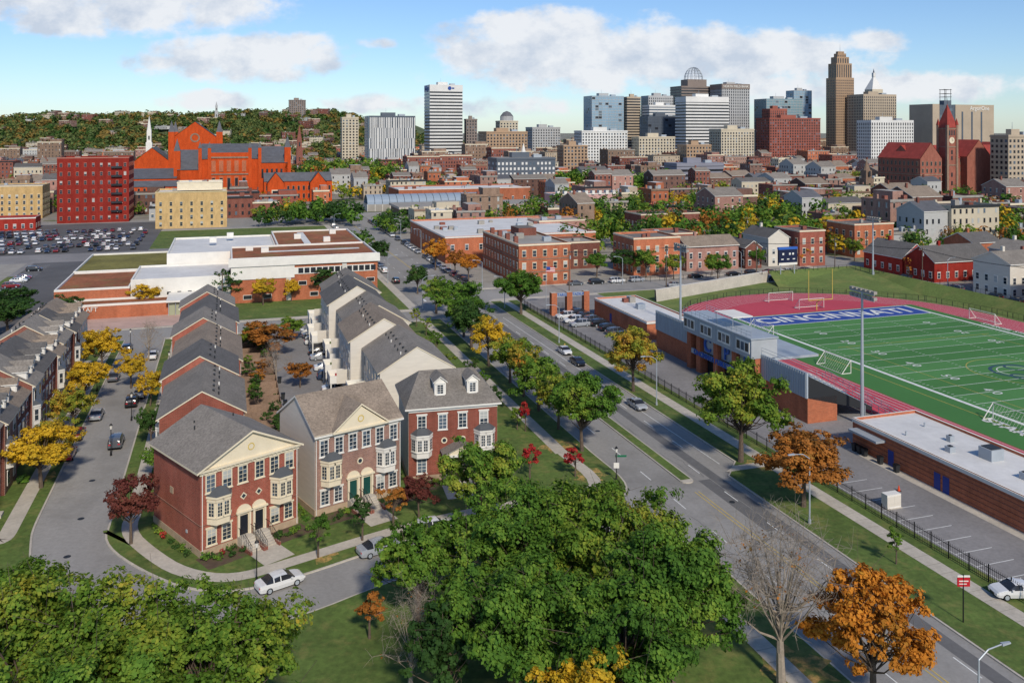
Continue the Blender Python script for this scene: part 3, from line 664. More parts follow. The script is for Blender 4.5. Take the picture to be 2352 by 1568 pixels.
# ---------------------------------------------------------------- stadium stand
mb=MB()
for k in range(14):
    t0=85+k*.82; z=7.2-k*.42; mb.box(t0,t0+.82,112.8,162,z-.35,z-.05,METAL); mb.box(t0+.1,t0+.4,112.8,162,z+.3,z+.36,RED if k>8 else WHITE)
mb.face([(84.6,112.6,4),(96.5,112.6,1.0),(96.5,112.6,1.6),(84.6,112.6,7.4)],METD)
for (a,b) in ((112.6,125),(147,162)):
    mb.box(84.3,84.6,a,b,4.0,7.9,CORR); mb.box(84.5,89.9,a,b,.1,4.0,BRO)
    for q in np.arange(a+.2,b,.6): mb.box(84.22,84.3,q,q+.12,4.0,7.85,METAL)
mb.box(84.3,96,125,147,6.5,6.9,METAL)
for s in (125.3,131,137,143,146.4): mb.box(83.2,84.8,s-.7,s+.7,.1,8.2,BRO,CONC)
mb.box(84.9,85.2,126,146,.1,6.5,METD)
for s in (128.1,134,140): mb.box(83.9,84.4,s-2.1,s+2.1,4.2,6.6,METAL)
mb.box(83.3,83.6,125.6,146.2,3.2,4.1,METAL)
PBG=M('press_box_panel',C('#a4a8aa'),.6,.5,.08)
mb.box(82.4,87.4,124.5,147,7.2,10.4,PBG); mb.box(82.2,87.6,124.3,147.2,10.4,10.6,METAL)
Fp=(82.4,147,0,-1)
for c in (2.2,8.2,14.2,20): 
    mb.wb(Fp,c-2,c+2,7.9,9.9,0,.1,WHITE)
    for q in (-1.25,0.,1.25): mb.wq(Fp,c+q-.5,c+q+.5,8.2,9.6,.11,GLM if q==0 else GLD)
for c in (5.2,11.2,17.2): mb.wb(Fp,c-.12,c+.12,7.2,10.4,0,.08,METAL)
mb.box(83,87,131,137,12.6,12.75,WHITE)
for a in (83.2,86.8):
    for b in (131.3,136.7): mb.cyl((a,b,10.6),(a,b,12.6),.06,.06,METAL,6)
for z in (11.1,11.6):
    for a in (82.4,87.4): mb.cyl((a,124.5,z),(a,147,z),.035,.035,METAL,4)
for s in np.arange(124.5,147.1,1.5):
    for a in (82.4,87.4): mb.cyl((a,s,10.6),(a,s,11.6),.03,.03,METAL,4)
for z in (.6,1.1):
    for a,b in (((84.4,112.6,7.9),(84.4,125,7.9)),((96.6,112.6,1.3),(96.6,162,1.3)),((84.6,112.5,7.4),(96.5,112.5,1.5))):
        mb.cyl((a[0],a[1],a[2]+z),(b[0],b[1],b[2]+z),.035,.035,METAL,4)
mb.face([(96.8,105,.2),(98.6,105,.2),(98.6,126,2.6),(96.8,126,2.6)],TRK)
for t in (96.8,98.6):
    mb.cyl((t,104,1.2),(t,126,3.6),.05,.05,METAL,5); mb.cyl((t,104,.7),(t,126,3.1),.04,.04,METAL,5)
    for s in np.arange(104,127,1.5): mb.cyl((t,s,.1),(t,s,1.25+(s-104)*.11),.04,.04,METAL,4)
stand=mb.siteobj('stadium_grandstand')
fx=TH-math.pi/2
for ch,s in (('C',140.6),('P',134.2),('S',128)):
    x,y=W(s,83.75); text(ch,(x,y,5.6),3.4,BLUE,(math.pi/2,0,fx),stand,'blue_letter',.12,offset=.05)
x,y=W(135.8,83.2); text('CINCINNATI PUBLIC SCHOOLS',(x,y,3.65),1.25,BLUE,(math.pi/2,0,fx),stand,'blue_lettering',.06,offset=.03)
def flatb(name,t0,t1,s0,s1,h,wall,roof,par=.5,units=3,trim=WHITE,rows=None,det=1,step=3.2,sides='FLR',ret=False,z0=0):
    mb=MB(); mb.box(t0,t1,s0,s1,z0,h-par,wall,roof)
    for a,b,c,d in ((t0,t1,s0,s0+.3),(t0,t1,s1-.3,s1),(t0,t0+.3,s0+.3,s1-.3),(t1-.3,t1,s0+.3,s1-.3)): mb.box(a,b,c,d,h-par,h,wall,trim)
    mb.box(t0-.15,t1+.15,s0-.15,s0,h-.55,h-.1,trim)
    mb.box(t0-.15,t0,s0,s1,h-.55,h-.1,trim)
    Fs={'F':(t0,s0,1,0,t1-t0),'L':(t0,s1,0,-1,s1-s0),'R':(t1,s0,0,1,s1-s0)}
    if rows is None: rows=[1.2+3.1*k for k in range(int((h-1.5)//3.1))]
    for k in sides:
        F=Fs[k][:4]; L=Fs[k][4]; n=max(1,int(L/step))
        for z in rows:
            for i in range(n): win(mb,F,L*(i+.5)/n,z,1.05,1.7,trim,det)
    for k in range(units):
        x=random.uniform(t0+2,t1-4) if t1-t0>7 else t0+1; y=random.uniform(s0+2,s1-4) if s1-s0>7 else s0+1; w=random.uniform(1,2.6)
        mb.box(x,x+w,y,y+w*.8,h-par,h-par+random.uniform(.8,1.6),random.choice((METAL,CONC2,BR3)))
    if ret: return mb
    return mb.siteobj(name)
mb=flatb('x',84.5,95.5,40,102.5,4.3,BRO,ROOFW,.35,0,WHITE,[],ret=True)
for (s,t,w,h) in ((84,90,2.0,1.4),(88,87.5,.9,.7),(78,89,1.2,.8),(91,90.5,.7,.8),(70,90,2.4,1.2),(60,91,1.6,1)): mb.box(t,t+w,s,s+w,3.95,3.95+h,METAL); mb.box(t+.2,t+w-.2,s+.2,s+w-.2,3.95+h,4.05+h,METD)
for s,t in ((95,87),(97,92),(80,93.5),(74,87)): mb.cyl((t,s,3.9),(t,s,4.5),.15,.15,METAL,6)
F=(84.5,102.5,0,-1)
for a in (7.5,15.5,16.9,30,45): mb.wb(F,a-.5,a+.5,.1,2.2,-.02,.06,DOORBL)
mb.wb(F,1,6.5,2.9,3.2,-.02,1.6,METAL)
for z in (.5,1.1,1.7,2.3,2.9,3.4): mb.wb(F,0,62.5,z,z+.1,-.02,.025,BR3)
mb.siteobj('stadium_locker_building')
mb=flatb('x',85.4,96.5,168,196,4.2,BRO,ROOFW,.35,4,WHITE,[],ret=True); mb.wb((85.4,196,0,-1),9,10,.1,2.2,-.02,.05,DOORBL); mb.siteobj('stadium_concession_building')
mb=MB()
for t in (75.5,79.5,84): mb.box(t-.7,t+.7,197.5,199,.1,5.6,BRO,CONC)
mb.box(75.5,84,197.8,198.6,4.6,5.4,METAL)
for t in np.arange(76.4,83.4,.35): mb.box(t-.03,t+.03,198,198.1,.1,3.2,BLACK)
gt=mb.siteobj('stadium_gate'); x,y=W(197.7,79.8); text('STARGEL STADIUM',(x,y,5.0),.9,BLUE,(math.pi/2,0,TH),gt,'gate_lettering',.04)
mb=MB(); mb.box(-3.2,3.2,-.3,.3,2.6,7.2,M('scoreboard_navy',C('#1c2440'),.5)); mb.box(-3.2,3.2,-.35,-.3,2.6,3.3,WHITE); mb.box(-3.3,3.3,-.36,.36,7.2,7.9,BLUE)
for x in (-2,0.3,1.4): mb.box(x,x+.6,-.36,-.3,5.6,6.2,PAINT)
for x in (-2,0,2): mb.box(x-.4,x+.4,-.36,-.3,4.2,4.5,PAINT)
for x in (-2.4,2.4): mb.cyl((x,0,-2.6),(x,0,2.7),.15,.15,METAL,8)
x,y=W(220,158); sb=mb.obj('scoreboard',(x,y,2.6),TH)
def flag(x,y,h=12):
    mb=MB(); mb.cyl((0,0,0),(0,0,h),.08,.05,METAL,8)
    for k in range(7): 
        mb.face([(.1,.02*k,h-.3-.2*k),(2.4,.3,h-.5-.2*k),(2.4,.3,h-.7-.2*k),(.1,.02*k,h-.5-.2*k)],RED if k%2==0 else WHITE)
    mb.face([(.1,-.04,h-.3),(1.1,.08,h-.38),(1.1,.08,h-1.1),(.1,-.04,h-1.1)],BLUEZ); mb.obj('american_flag',(x,y,0),.2)
flag(*W(206,76.5),11)
# ---------------------------------------------------------------- lamps / poles / signs
def floodpole(s,t,h=20.5):
    mb=MB(); mb.cyl((0,0,0),(0,0,h),.3,.16,METAL,10)
    for z in (h-.2,h-1.1):
        mb.box(-2.6,2.6,-.1,.1,z,z+.15,METAL)
        for k in range(6): x=-2.4+k*.96; mb.box(x-.3,x+.3,-.45,.15,z+.15,z+.6,CONC2); mb.box(x-.25,x+.25,-.5,-.45,z+.2,z+.55,WHITE)
    mb.box(-.3,.3,-.35,-.25,1.5,3.2,METAL); mb.obj('stadium_floodlight',W(s,t),TH+math.pi/2)
floodpole(109.5,92); floodpole(164.5,91.5); floodpole(212,182,19)
def cobra(x,y,rot,h=8,arm=2.2):
    mb=MB(); mb.cyl((0,0,0),(0,0,h-.6),.11,.07,METAL,8); mb.cyl((0,0,h-.6),(arm*.4,0,h),.06,.05,METAL,6); mb.cyl((arm*.4,0,h),(arm,0,h+.15),.05,.05,METAL,6)
    mb.hexa([(arm-.1,-.13,h+.06),(arm+.7,-.1,h+.1),(arm+.7,.1,h+.1),(arm-.1,.13,h+.06),(arm-.1,-.13,h+.24),(arm+.7,-.08,h+.2),(arm+.7,.08,h+.2),(arm-.1,.13,h+.24)],METAL)
    mb.cyl((0,0,0),(0,0,.5),.18,.16,METAL,8); mb.obj('street_lamp',(x,y,.13),rot)
for s,t in ((84,63.3),(128,66.8),(172,66.8),(210,66.8),(238,69),(275,69),(320,69),(360,69),(232,110),(232,150)): x,y=W(s,t); cobra(x,y,TH+math.pi)
for s,t in ((216,47),(255,45),(300,45),(330,45),(390,45),(170,198),(200,198)): x,y=W(s,t); cobra(x,y,TH)
cobra(33.5,62.5,TH,7.5)
def lantern(x,y,sign=False):
    mb=MB(); mb.cyl((0,0,0),(0,0,.6),.16,.1,BLACK,8); mb.cyl((0,0,.6),(0,0,3.6),.06,.05,BLACK,8); mb.cyl((0,0,3.6),(0,0,4.1),.12,.2,WHITE,8); mb.cyl((0,0,4.1),(0,0,4.4),.24,.03,BLACK,8)
    if sign:
        GS=M('sign_green',C('#1f6a4a'),.5); mb.box(.1,1.3,-.02,.02,3.0,3.25,GS); mb.box(-.02,.02,.1,1.2,2.7,2.95,GS); mb.box(-.35,.35,-.1,-.07,1.6,2.3,WHITE)
    mb.obj('lantern_street_lamp',(x,y,.13))
for p in ((-25.3,86.3),(-71.5,150),(-55.5,120.5),(-59,135),(-78,178),(-63,160)): lantern(*p)
lantern(13.4,111.8,True)
mb=MB(); mb.cyl((0,0,0),(0,0,4.4),.06,.06,BLACK,6); mb.box(-.55,.6,-.04,.04,3.3,4.1,RED); mb.box(-.55,.6,-.045,.045,4.15,4.3,WHITE); mb.box(-.4,.45,-.05,-.04,3.75,3.85,WHITE); mb.box(-.4,.3,-.05,-.04,3.5,3.58,WHITE)
mb.obj('bus_stop_sign',(41.2,79.5,.13))
def hyd(x,y):
    mb=MB(); mb.cyl((0,0,0),(0,0,.6),.13,.12,YEL,8); mb.cyl((0,0,.6),(0,0,.78),.14,.04,YEL,8); mb.cyl((-.22,0,.42),(.22,0,.42),.06,.06,YEL,6); mb.obj('fire_hydrant',(x,y,.14))
hyd(38.3,84.5); hyd(*W(168,66.5))
mb=MB(); mb.box(-1.0,1.0,-.5,.5,.1,1.7,WHITE); mb.box(-1.1,1.1,-.6,.6,0,.1,CONC); mb.box(-.98,-.02,-.52,-.5,.3,1.5,SIDING); mb.box(.02,.98,-.52,-.5,.3,1.5,SIDING); mb.obj('utility_cabinet',(45.2,103.8,.15),TH)
mb=MB(); mb.cyl((0,0,0),(0,0,.7),.2,.03,M('cone_orange',C('#d8502a'),.6),8); mb.box(-.25,.25,-.25,.25,0,.04,BLACK); mb.obj('traffic_cone',(48.2,108.5,.15))
def bin_(x,y):
    mb=MB(); mb.hexa([(-.25,-.25,0),(.25,-.25,0),(.25,.25,0),(-.25,.25,0),(-.32,-.34,1),(.32,-.34,1),(.32,.34,1),(-.32,.34,1)],METD); mb.box(-.34,.34,-.36,.38,1,1.08,BLACK); mb.obj('wheeled_bin',(x,y,.15),TH)
for s in (101,100,99,96,93): bin_(*W(s,83.6))
for s,t in ((150,8.9),(146,9),(141,9),(160,8.9)): bin_(*W(s,t))
def upole(x,y,h=11):
    mb=MB(); mb.cyl((0,0,0),(0,0,h),.16,.11,BARK,7); mb.box(-1.2,1.2,-.06,.06,h-.8,h-.65,BARK)
    for k in (-1.1,-.4,.4,1.1): mb.cyl((k,0,h-.65),(k,0,h-.4),.05,.05,METAL,5)
    mb.cyl((.3,0,h-2.5),(.3,0,h-1.6),.2,.2,METAL,8); mb.obj('utility_pole',(x,y,0),TH+random.choice((0,math.pi/2)))
UP=[W(224,90),W(224,120),W(224,150),W(224,178),W(198,187),W(160,187),W(130,187),W(236,200),W(214,-1),W(260,190),W(290,190)]
for p in UP: upole(*p,12)
mb=MB()
for a,b in zip(UP[:7],UP[1:7]):
    for k in (-1,0,1):
        prev=None
        for i in range(9):
            u=i/8; p=(a[0]*(1-u)+b[0]*u+k*.4,a[1]*(1-u)+b[1]*u+k*.4,11.5-3*u*(1-u))
            if prev: mb.cyl(prev,p,.03,.03,BLACK,3,False)
            prev=p
mb.obj('overhead_wires')
# ---------------------------------------------------------------- cars
def car_mesh(name,paint,suv=False):
    mb=MB(); W2=.91 if not suv else .95
    if not suv: st=[(-2.38,.42,.78,.80,.66),(-2.3,.3,.9,.93,.8),(-2.1,.26,.97,.99,.87),(-1.7,.24,1.0,1.04,.9),(-.95,.22,.98,1.38,.91),(-.2,.22,.96,1.46,.91),(.45,.22,.95,1.42,.91),(1.2,.24,.93,.98,.9),(1.8,.25,.85,.89,.88),(2.15,.3,.76,.79,.82),(2.35,.4,.6,.62,.66)]
    else: st=[(-2.32,.45,1.05,1.1,.78),(-2.2,.3,1.1,1.4,.92),(-1.8,.28,1.1,1.68,.95),(-.9,.26,1.08,1.74,.95),(-.1,.26,1.06,1.74,.95),(.55,.26,1.05,1.68,.95),(1.25,.28,1.04,1.1,.94),(1.9,.3,.97,1.0,.92),(2.2,.36,.88,.9,.84),(2.37,.45,.72,.74,.7)]
    rings=[]
    for x,zl,zb,zr,hw in st:
        cab=zr-zb>.2; rw=hw*.76 if cab else hw*.86
        rings.append([(x,-hw*.92,zl),(x,-hw,(zl+zb)*.5),(x,-hw*.96,zb),(x,-rw,zr-(.05 if cab else 0)),(x,-rw*.5,zr),(x,rw*.5,zr),(x,rw,zr-(.05 if cab else 0)),(x,hw*.96,zb),(x,hw,(zl+zb)*.5),(x,hw*.92,zl)])
    for i in range(len(rings)-1):
        A,B=rings[i],rings[i+1]; ca=st[i][3]-st[i][2]>.2; cb=st[i+1][3]-st[i+1][2]>.2
        for k in range(10):
            k2=(k+1)%10; m=paint
            if k in (2,6) and (ca or cb): m=GLD
            if k in (3,4,5) and (ca!=cb): m=GLD
            if k==9: m=BLACK
            mb.face([A[k],B[k],B[k2],A[k2]],m)
    mb.face(rings[0],paint); mb.face(rings[-1][::-1],paint)
    for y in (-1,1):
        hw=W2
        for x0 in ((-.25),(-.95 if not suv else -1.3)): 
            zr=1.40 if not suv else 1.66; zb=.97 if not suv else 1.08
            a=[(x0-.05,y*hw*.965,zb),(x0+.05,y*hw*.965,zb),(x0+.05,y*hw*.77,zr),(x0-.05,y*hw*.77,zr)]; a=[(p[0],p[1]*1.012,p[2]) for p in a]; mb.face(a,paint)
        mb.box(.75,.95,min(y*.9,y*1.06),max(y*.9,y*1.06),.95,1.08,paint)
    for x in (-1.4,1.4):
        for y in (-1,1):
            yy=y*(W2+.005); mb.cyl((x,yy-y*.25,.32),(x,yy,.32),.32,.32,BLACK,14); mb.cyl((x,yy,.32),(x,yy+y*.012,.32),.22,.21,METAL,10)
    zl=.62 if not suv else .75
    for y in (-.6,.6): mb.box(2.18,2.31,y-.17,y+.17,zl-.1,zl+.04,WHITE); mb.box(-2.37,-2.26,y-.16,y+.16,zl+.08,zl+.22,RED)
    mb.box(2.28,2.37,-.34,.34,.42,.56,BLACK)
    return mb.mesh(name)
def cp(n,c,r=.25): 
    m=M(n,C(c),r,spec=.6); m.node_tree.nodes['Principled BSDF'].inputs['Coat Weight'].default_value=.6; return m
cpaints=[cp('car_white','#d8d8d6'),cp('car_silver','#9ea2a6'),cp('car_black','#1c1e22'),cp('car_grey','#565a60'),cp('car_red','#7a1c22'),cp('car_blue','#2a3c58')]
CM={(i,v):car_mesh('car',p,v) for i,p in enumerate(cpaints) for v in (False,True)}
def car(x,y,rot,ci,suv=False,z=.02): place(CM[(ci,suv)],'parked_car',(x,y,z),rot)
U=TH+math.pi/2
car(10.6,176,U+math.pi,0); car(12.6,167.6,U+math.pi,2); car(20.3,141.5,U+math.pi,1)
for s,c in ((196,2),(192,2),(188,3),(184,2),(179,2),(175,3),(171,2)): x,y=W(s,81.5); car(x,y,TH+.1,c,True,.15)
for s,c in ((194,0),(189,0),(185,1)): x,y=W(s,77); car(x,y,TH+math.pi,c,True,.15)
car(48.6,84,U+1.3,0,False,.15)
car(-62.4,143,U,2,True); car(-63.8,127.8,U,4); car(-56.6,124.5,U,3,True); car(-61.2,120,U,4); car(*W(160,-14.0),U,1); car(*W(172,-19.4),U,3); car(*W(186,-14.0),U,0); car(*W(193,-19.3),U,2,True); car(*W(150,-19.4),U,1)
car(-22.9,86.0,math.radians(37),0); car(-14.2,93.0,math.radians(33),1); car(-8.9,97.3,math.radians(25),0,True)
for s,c,v in ((197,0,0),(193,3,0),(187,0,1),(178,2,0),(174,1,0),(166,0,0),(160,5,1),(152,0,0),(147,2,1),(141,3,0),(136,5,0)): car(*W(s,17.8),TH+random.uniform(-.04,.04),c,bool(v),.16)
car(*W(138,11.5),TH+.2,4,False,.16)
random.seed(11)
for s in np.arange(242,430,6.6):
    if random.random()<.85: car(*W(s,66.6),U+math.pi,random.choice([0,1,2,3,2,4]),random.random()<.4)
    if random.random()<.5: car(*W(s,47.4),U,random.choice([0,1,2,3]),random.random()<.4)
for t in np.arange(90,182,6.6):
    if random.random()<.8: car(*W(235.4,t),TH,random.choice([0,1,2,3,2,4]),random.random()<.4)
    if random.random()<.4: car(*W(224.5,t),TH,random.choice([0,1,2,3]),random.random()<.4)
for s in np.arange(130,220,6.4):
    if random.random()<.8: car(*W(s,187.6),U,random.choice([0,1,2,3]),random.random()<.4)
    if random.random()<.4: car(*W(s,195),U,random.choice([0,1,2,3]),random.random()<.4)
for row in range(6):
    for t in np.arange(-112,-32,2.9):
        s=358+row*13
        if random.random()<.82: car(*W(s,t),U+random.choice((0,math.pi)),random.choice([0,1,2,3,0,1,4,5]),random.random()<.5,.17)
for s in np.arange(225,325,3.1):
    if random.random()<.25: car(*W(s,-58.5),TH,random.choice([0,2,3,4]),random.random()<.4,.17)
for s in (246,252,262,268,290,300): car(*W(s,-72-random.random()*6),TH+random.random()*.2,0,True,.17)
# ---------------------------------------------------------------- school
OW=BRO
mb=MB()
def sub(t0,t1,s0,s1,z0,z1,wall,roof,par=.5,edge=WHITE):
    mb.box(t0,t1,s0,s1,z0,z1-par,wall,roof)
    for a,b,c,d in ((t0,t1,s0,s0+.4),(t0,t1,s1-.4,s1),(t0,t0+.4,s0+.4,s1-.4),(t1-.4,t1,s0+.4,s1-.4)): mb.box(a,b,c,d,z1-par-.01,z1,edge)
sub(1,39,237,262,0,11.8,OW,SEDUM); sub(14,39,262.02,300,0,11.6,OW,SEDUM)
mb.box(.4,39.6,236.4,238,9.6,11.7,WHITE)
mb.wb((1,237,1,0),0,16,6.2,9.6,-.02,.25,WHITE)
F=(1,237,1,0)
mb.wb(F,16,37,7.0,8.8,-.02,.12,WHITE)
for a in np.arange(17,36.5,1.6): mb.wq(F,a,a+1.3,7.2,8.6,.13,GLD)
for a in (17,21,25,32,35): mb.wb(F,a,a+2.2,4.0,5.2,-.02,.1,WHITE); mb.wq(F,a+.1,a+2.1,4.1,5.1,.11,GLD)
for a in (3,8,20,23,30,33): mb.wb(F,a,a+2.2,1.0,2.2,-.02,.1,WHITE); mb.wq(F,a+.1,a+2.1,1.1,2.1,.11,GLD)
SP=M('school_panel',C('#c8c4ba'),.6)
for a in (13.9,28.5): mb.wb(F,a,a+1.2,.3,9.4,-.02,.18,SP)
R_=(39,237,0,1)
for z in (1.2,4.4,7.6):
    for a in np.arange(3,60,4.2): mb.wb(R_,a,a+2.6,z,z+1.5,-.02,.1,WHITE); mb.wq(R_,a+.1,a+2.5,z+.1,z+1.4,.11,GLD)
sub(-16,13.98,262.05,300,0,10.5,WHITE,ROOFW); sub(-23,.98,238,261.9,0,7.5,WHITE,ROOFW); sub(-40,-16.05,264,300,0,6.4,OW,SEDUG)
sub(-40,-23.05,236,263.9,0,6.2,OW,SEDUM); sub(-36,-12,228,235.9,0,3.6,OW,SEDUM); 
mb.box(-14,-5,226,237.9,3.4,3.8,WHITE); 
LGL=M('lobby_glass',C('#a0a488'),.2)
for a in np.arange(-13.5,-5,1.6): mb.box(a,a+.12,226.5,226.62,.1,3.4,METAL); mb.box(a+.14,a+1.5,227,227.05,.1,3.4,LGL)
for x,y in ((5,255),(9,250),(20,280),(28,270),(32,290),(-5,280),(0,290)): mb.box(x,x+2,y,y+1.5,11,12.6,WHITE)
mb.box(22,24,264,296,11.15,11.25,ROOFW); mb.box(10,36,250,252,11.35,11.42,ROOFW)
for k in range(9): mb.wb((-23,238,1,0),1+k*2.5,1.9+k*2.5,2,4,-.02,.06,GLD)
sch=mb.siteobj('school_building')
x,y=W(227.8,-31); text('TAFT',(x,y,2.4),1.5,WHITE,(math.pi/2,0,TH),sch,'school_lettering',.05)
# ---------------------------------------------------------------- mid-ground named buildings
mb=flatb('x',80,96,238,275,12.2,BRO,ROOFG,.6,3,CREAM,[1.3,4.9,8.5],1,2.9,ret=True)
for z in (3.9,7.6): mb.box(79.9,80,238,275,z,z+.25,BRT); mb.box(80,96,237.9,238,z,z+.25,BRT)
for s in (245,253,261,269): mb.box(81,82.2,s,s+1.2,11.6,13.6,BR3)
mb.box(88,94,262,270,11.6,14,BR3,ROOFT); mb.siteobj('brick_apartment_building')
flatb('brick_warehouse',70,125,286,345,9.2,BRO,ROOFW,.6,16,WHITE,[4.5],1,5)
flatb('brick_rowhouse',119,135,243,258,12,BRO,ROOFT,.6,2,CREAM,None,1,3)
def hgable(name,t0,t1,s0,s1,h,rise,wall,roof,turn=False,rows=None,step=3):
    mb=MB(); w,d=(t1-t0,s1-s0) if not turn else (s1-s0,t1-t0)
    mb.box(0,w,0,d,0,h,wall); gable_roof(mb,w,d,h,rise,.4,roof,WHITE,wall)
    if rows is None: rows=[1.2+3*k for k in range(int((h-1)//3))]
    for F,L in (((0,0,1,0),w),((0,d,0,-1),d),((w,0,0,1),d),((w,d,-1,0),w)):
        n=max(1,int(L/step))
        for z in rows:
            for i in range(n): win(mb,F,L*(i+.5)/n,z,.95,1.6,WHITE,1)
    mb.box(w*.3,w*.3+.8,d*.5-.4,d*.5+.4,h+rise*.6,h+rise+1.4,wall)
    if not turn: return mb.obj(name,W(s0,t0),TH)
    return mb.obj(name,W(s1,t0),TH-math.pi/2)
hgable('brick_house',139,158,246,257,8,2.6,BRP,SHB); hgable('brick_house',160,166,245,257,7,2,BR3,SHD,True)
hgable('brick_house',170,178,247,262,9.5,2.5,SIDING,SHD,True); flatb('brick_rowhouse',180,190,244,258,12,BR,ROOFT,.6,1,CREAM)
flatb('brick_rowhouse',211,228,255,270,12,BRO,ROOFT,.6,1,CREAM)
hgable('red_church_hall',199,222,206,218,6,4,BRR,SHD); hgable('red_church_hall_annex',199,210,219,236,5.5,4,BRR,SHD,True)
hgable('cream_house',197,209,178,190,9.5,2.6,SIDING,SHG); hgable('brick_house',197,208,160,172,8.5,2.6,BR,SHG)
hgable('brick_house',212,224,185,197,8,2.6,BR3,SHD); hgable('cream_house',226,238,200,212,8.5,2.6,SIDING,SHG,True); hgable('brick_house',230,242,222,234,8.5,2.6,BRO,SHD)
flatb('brick_rowhouse',166,194,332,348,9.8,BR3,ROOFT,.6,2,CREAM)
flatb('brick_rowhouse',116,136,320,334,9.8,BRP,ROOFG,.6,2,CREAM); flatb('brick_rowhouse',99,116,262,276,9,BR3,ROOFG,.6,2,CREAM)
flatb('brick_rowhouse',138,152,262,276,10.5,BR,ROOFT,.6,2,CREAM)
PINK=M('pink_render',C('#c49a94'),.8,.5,.1)
mb=flatb('x',168,206,440,455,10.6,PINK,ROOFT,.6,3,WHITE,None,1,2.6,ret=True)
for k in range(9): t=169.5+k*4.1; mb.box(t,t+1.6,439.2,442,10,12.2,WHITE,SLATE)
mb.siteobj('mansard_rowhouses')
flatb('brick_station_annex',95,176,502,535,10.8,BRO,ROOFW,.8,8,WHITE,[3.5],1,7)
mb=MB(); n=12; CGL=M('canopy_glass',C('#8d9aa6'),.3)
for k in range(n):
    a0,a1=math.pi*k/n,math.pi*(k+1)/n
    for j in range(16):
        x0,x1=74+j*4.2,74+(j+1)*4.2-.25
        mb.face([(x0,490-7*math.cos(a0),4+5*math.sin(a0)),(x1,490-7*math.cos(a0),4+5*math.sin(a0)),(x1,490-7*math.cos(a1),4+5*math.sin(a1)),(x0,490-7*math.cos(a1),4+5*math.sin(a1))],CGL)
mb.box(74,141,483,497,.1,4,CONC2)
for j in range(17): mb.box(74+j*4.2-.12,74+j*4.2+.12,482.8,497.2,.1,4.1,WHITE)
mb.siteobj('glass_vaulted_arcade')
mb=MB(); mb.box(85,168,448,478,4,5.2,CONC,CONC2)
for t in np.arange(86,168,6): mb.box(t,t+.8,448.5,449.3,.1,4,CONC)
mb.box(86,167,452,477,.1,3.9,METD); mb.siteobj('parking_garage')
mb=flatb('x',-78,-46,468,492,32,BRR,ROOFT,1,3,M('red_trim',C('#b07868'),.8),[1.5+4.3*k for k in range(7)],1,3.4,ret=True)
for k in range(6):
    z=5+4.3*k; mb.box(-54,-49,466.9,467.9,z,z+.12,BLACK); mb.box(-54,-49,466.85,466.9,z,z+1,GLD)
mb.siteobj('red_brick_warehouse')
flatb('buff_brick_building',-31,0,428,452,17,BRY,ROOFW,.8,3,M('cream_lintel',C('#c8b890'),.8),None,1,4.2)
flatb('rooftop_penthouse',-22,-2,434,448,21,CREAM,ROOFW,.5,3,CREAM,[],z0=17.02)
flatb('white_office',-150,-115,470,500,13,SIDEG,ROOFW,.5,3,CREAM); flatb('grey_office',-150,-95,300,340,13,SIDEG,ROOFG,.5,3,WHITE); flatb('red_roof_shop',-112,-82,440,452,6,BRR,SLATR,.5,1,WHITE)
flatb('cream_office',-140,-90,500,520,17,BRY,ROOFG,.5,3,CREAM)
# ---------------------------------------------------------------- music hall
mb=MB()
def gb(t0,t1,s0,s1,h,rise,wall,roof,axis='s'):
    mb.box(t0,t1,s0,s1,0,h,wall)
    if axis=='s':
        c=(t0+t1)/2; mb.face([(t0,s0,h),(t1,s0,h),(c,s0,h+rise)],wall); mb.face([(t1,s1,h),(t0,s1,h),(c,s1,h+rise)],wall)
        mb.face([(t0-.5,s0-.0,h),(c,s0,h+rise+.3),(c,s1,h+rise+.3),(t0-.5,s1,h)],roof); mb.face([(t1+.5,s0,h),(t1+.5,s1,h),(c,s1,h+rise+.3),(c,s0,h+rise+.3)],roof)
    else:
        c=(s0+s1)/2; mb.face([(t0,s1,h),(t0,s0,h),(t0,c,h+rise)],wall); mb.face([(t1,s0,h),(t1,s1,h),(t1,c,h+rise)],wall)
        mb.face([(t0,s0-.5,h),(t1,s0-.5,h),(t1,c,h+rise+.3),(t0,c,h+rise+.3)],roof); mb.face([(t0,s1+.5,h),(t0,c,h+rise+.3),(t1,c,h+rise+.3),(t1,s1+.5,h)],roof)
gb(-66,-30,585,640,15,5,BRM,SLATE,'t'); gb(-16,20,582,640,27,9,BRM,SLATE,'t'); gb(-30,-16,590,640,20,12,BRM,SLATE,'t')
gb(-38,-4,642,690,38,13,BRM,SLATE,'s'); gb(20,38,590,640,24,10,BRM,SLATE,'t'); gb(-60,-38,645,690,24,9,BRM,SLATE)
mb.box(-10,14,580,582,0,31,BRM)
for k in range(5): 
    a=8+k*4.6; mb.wb((-16,580,1,0),a-1.3,a+1.3,4,16,-.02,.3,BRO); mb.wq((-16,580,1,0),a-.9,a+.9,6,15,.32,GLD); mb.wb((-16,580,1,0),a-1.3,a+1.3,19,26,-.02,.3,BRO)
mb.wb((-10,580,1,0),0,24,17,17.8,-.02,.5,BRT); mb.wb((-10,580,1,0),0,24,27.5,28.5,-.02,.5,BRT)
for t in (-16,-10.4,14,20): mb.box(t-1,t+1,579.4,582,0,34,BRM); mb.face([(t-1.2,579.2,34),(t+1.2,579.2,34),(t,580.6,38)],SLATE); mb.face([(t-1.2,582.2,34),(t-1.2,579.2,34),(t,580.6,38)],SLATE)
gb(22,64,566,580,13,5,BRM,SLATE,'t'); gb(24,34,562,580,12,6.5,BRM,SLATE); gb(50,60,562,580,12,6.5,BRM,SLATE)
gb(-62,-22,568,584,11,3,BRM,SLATE,'t')
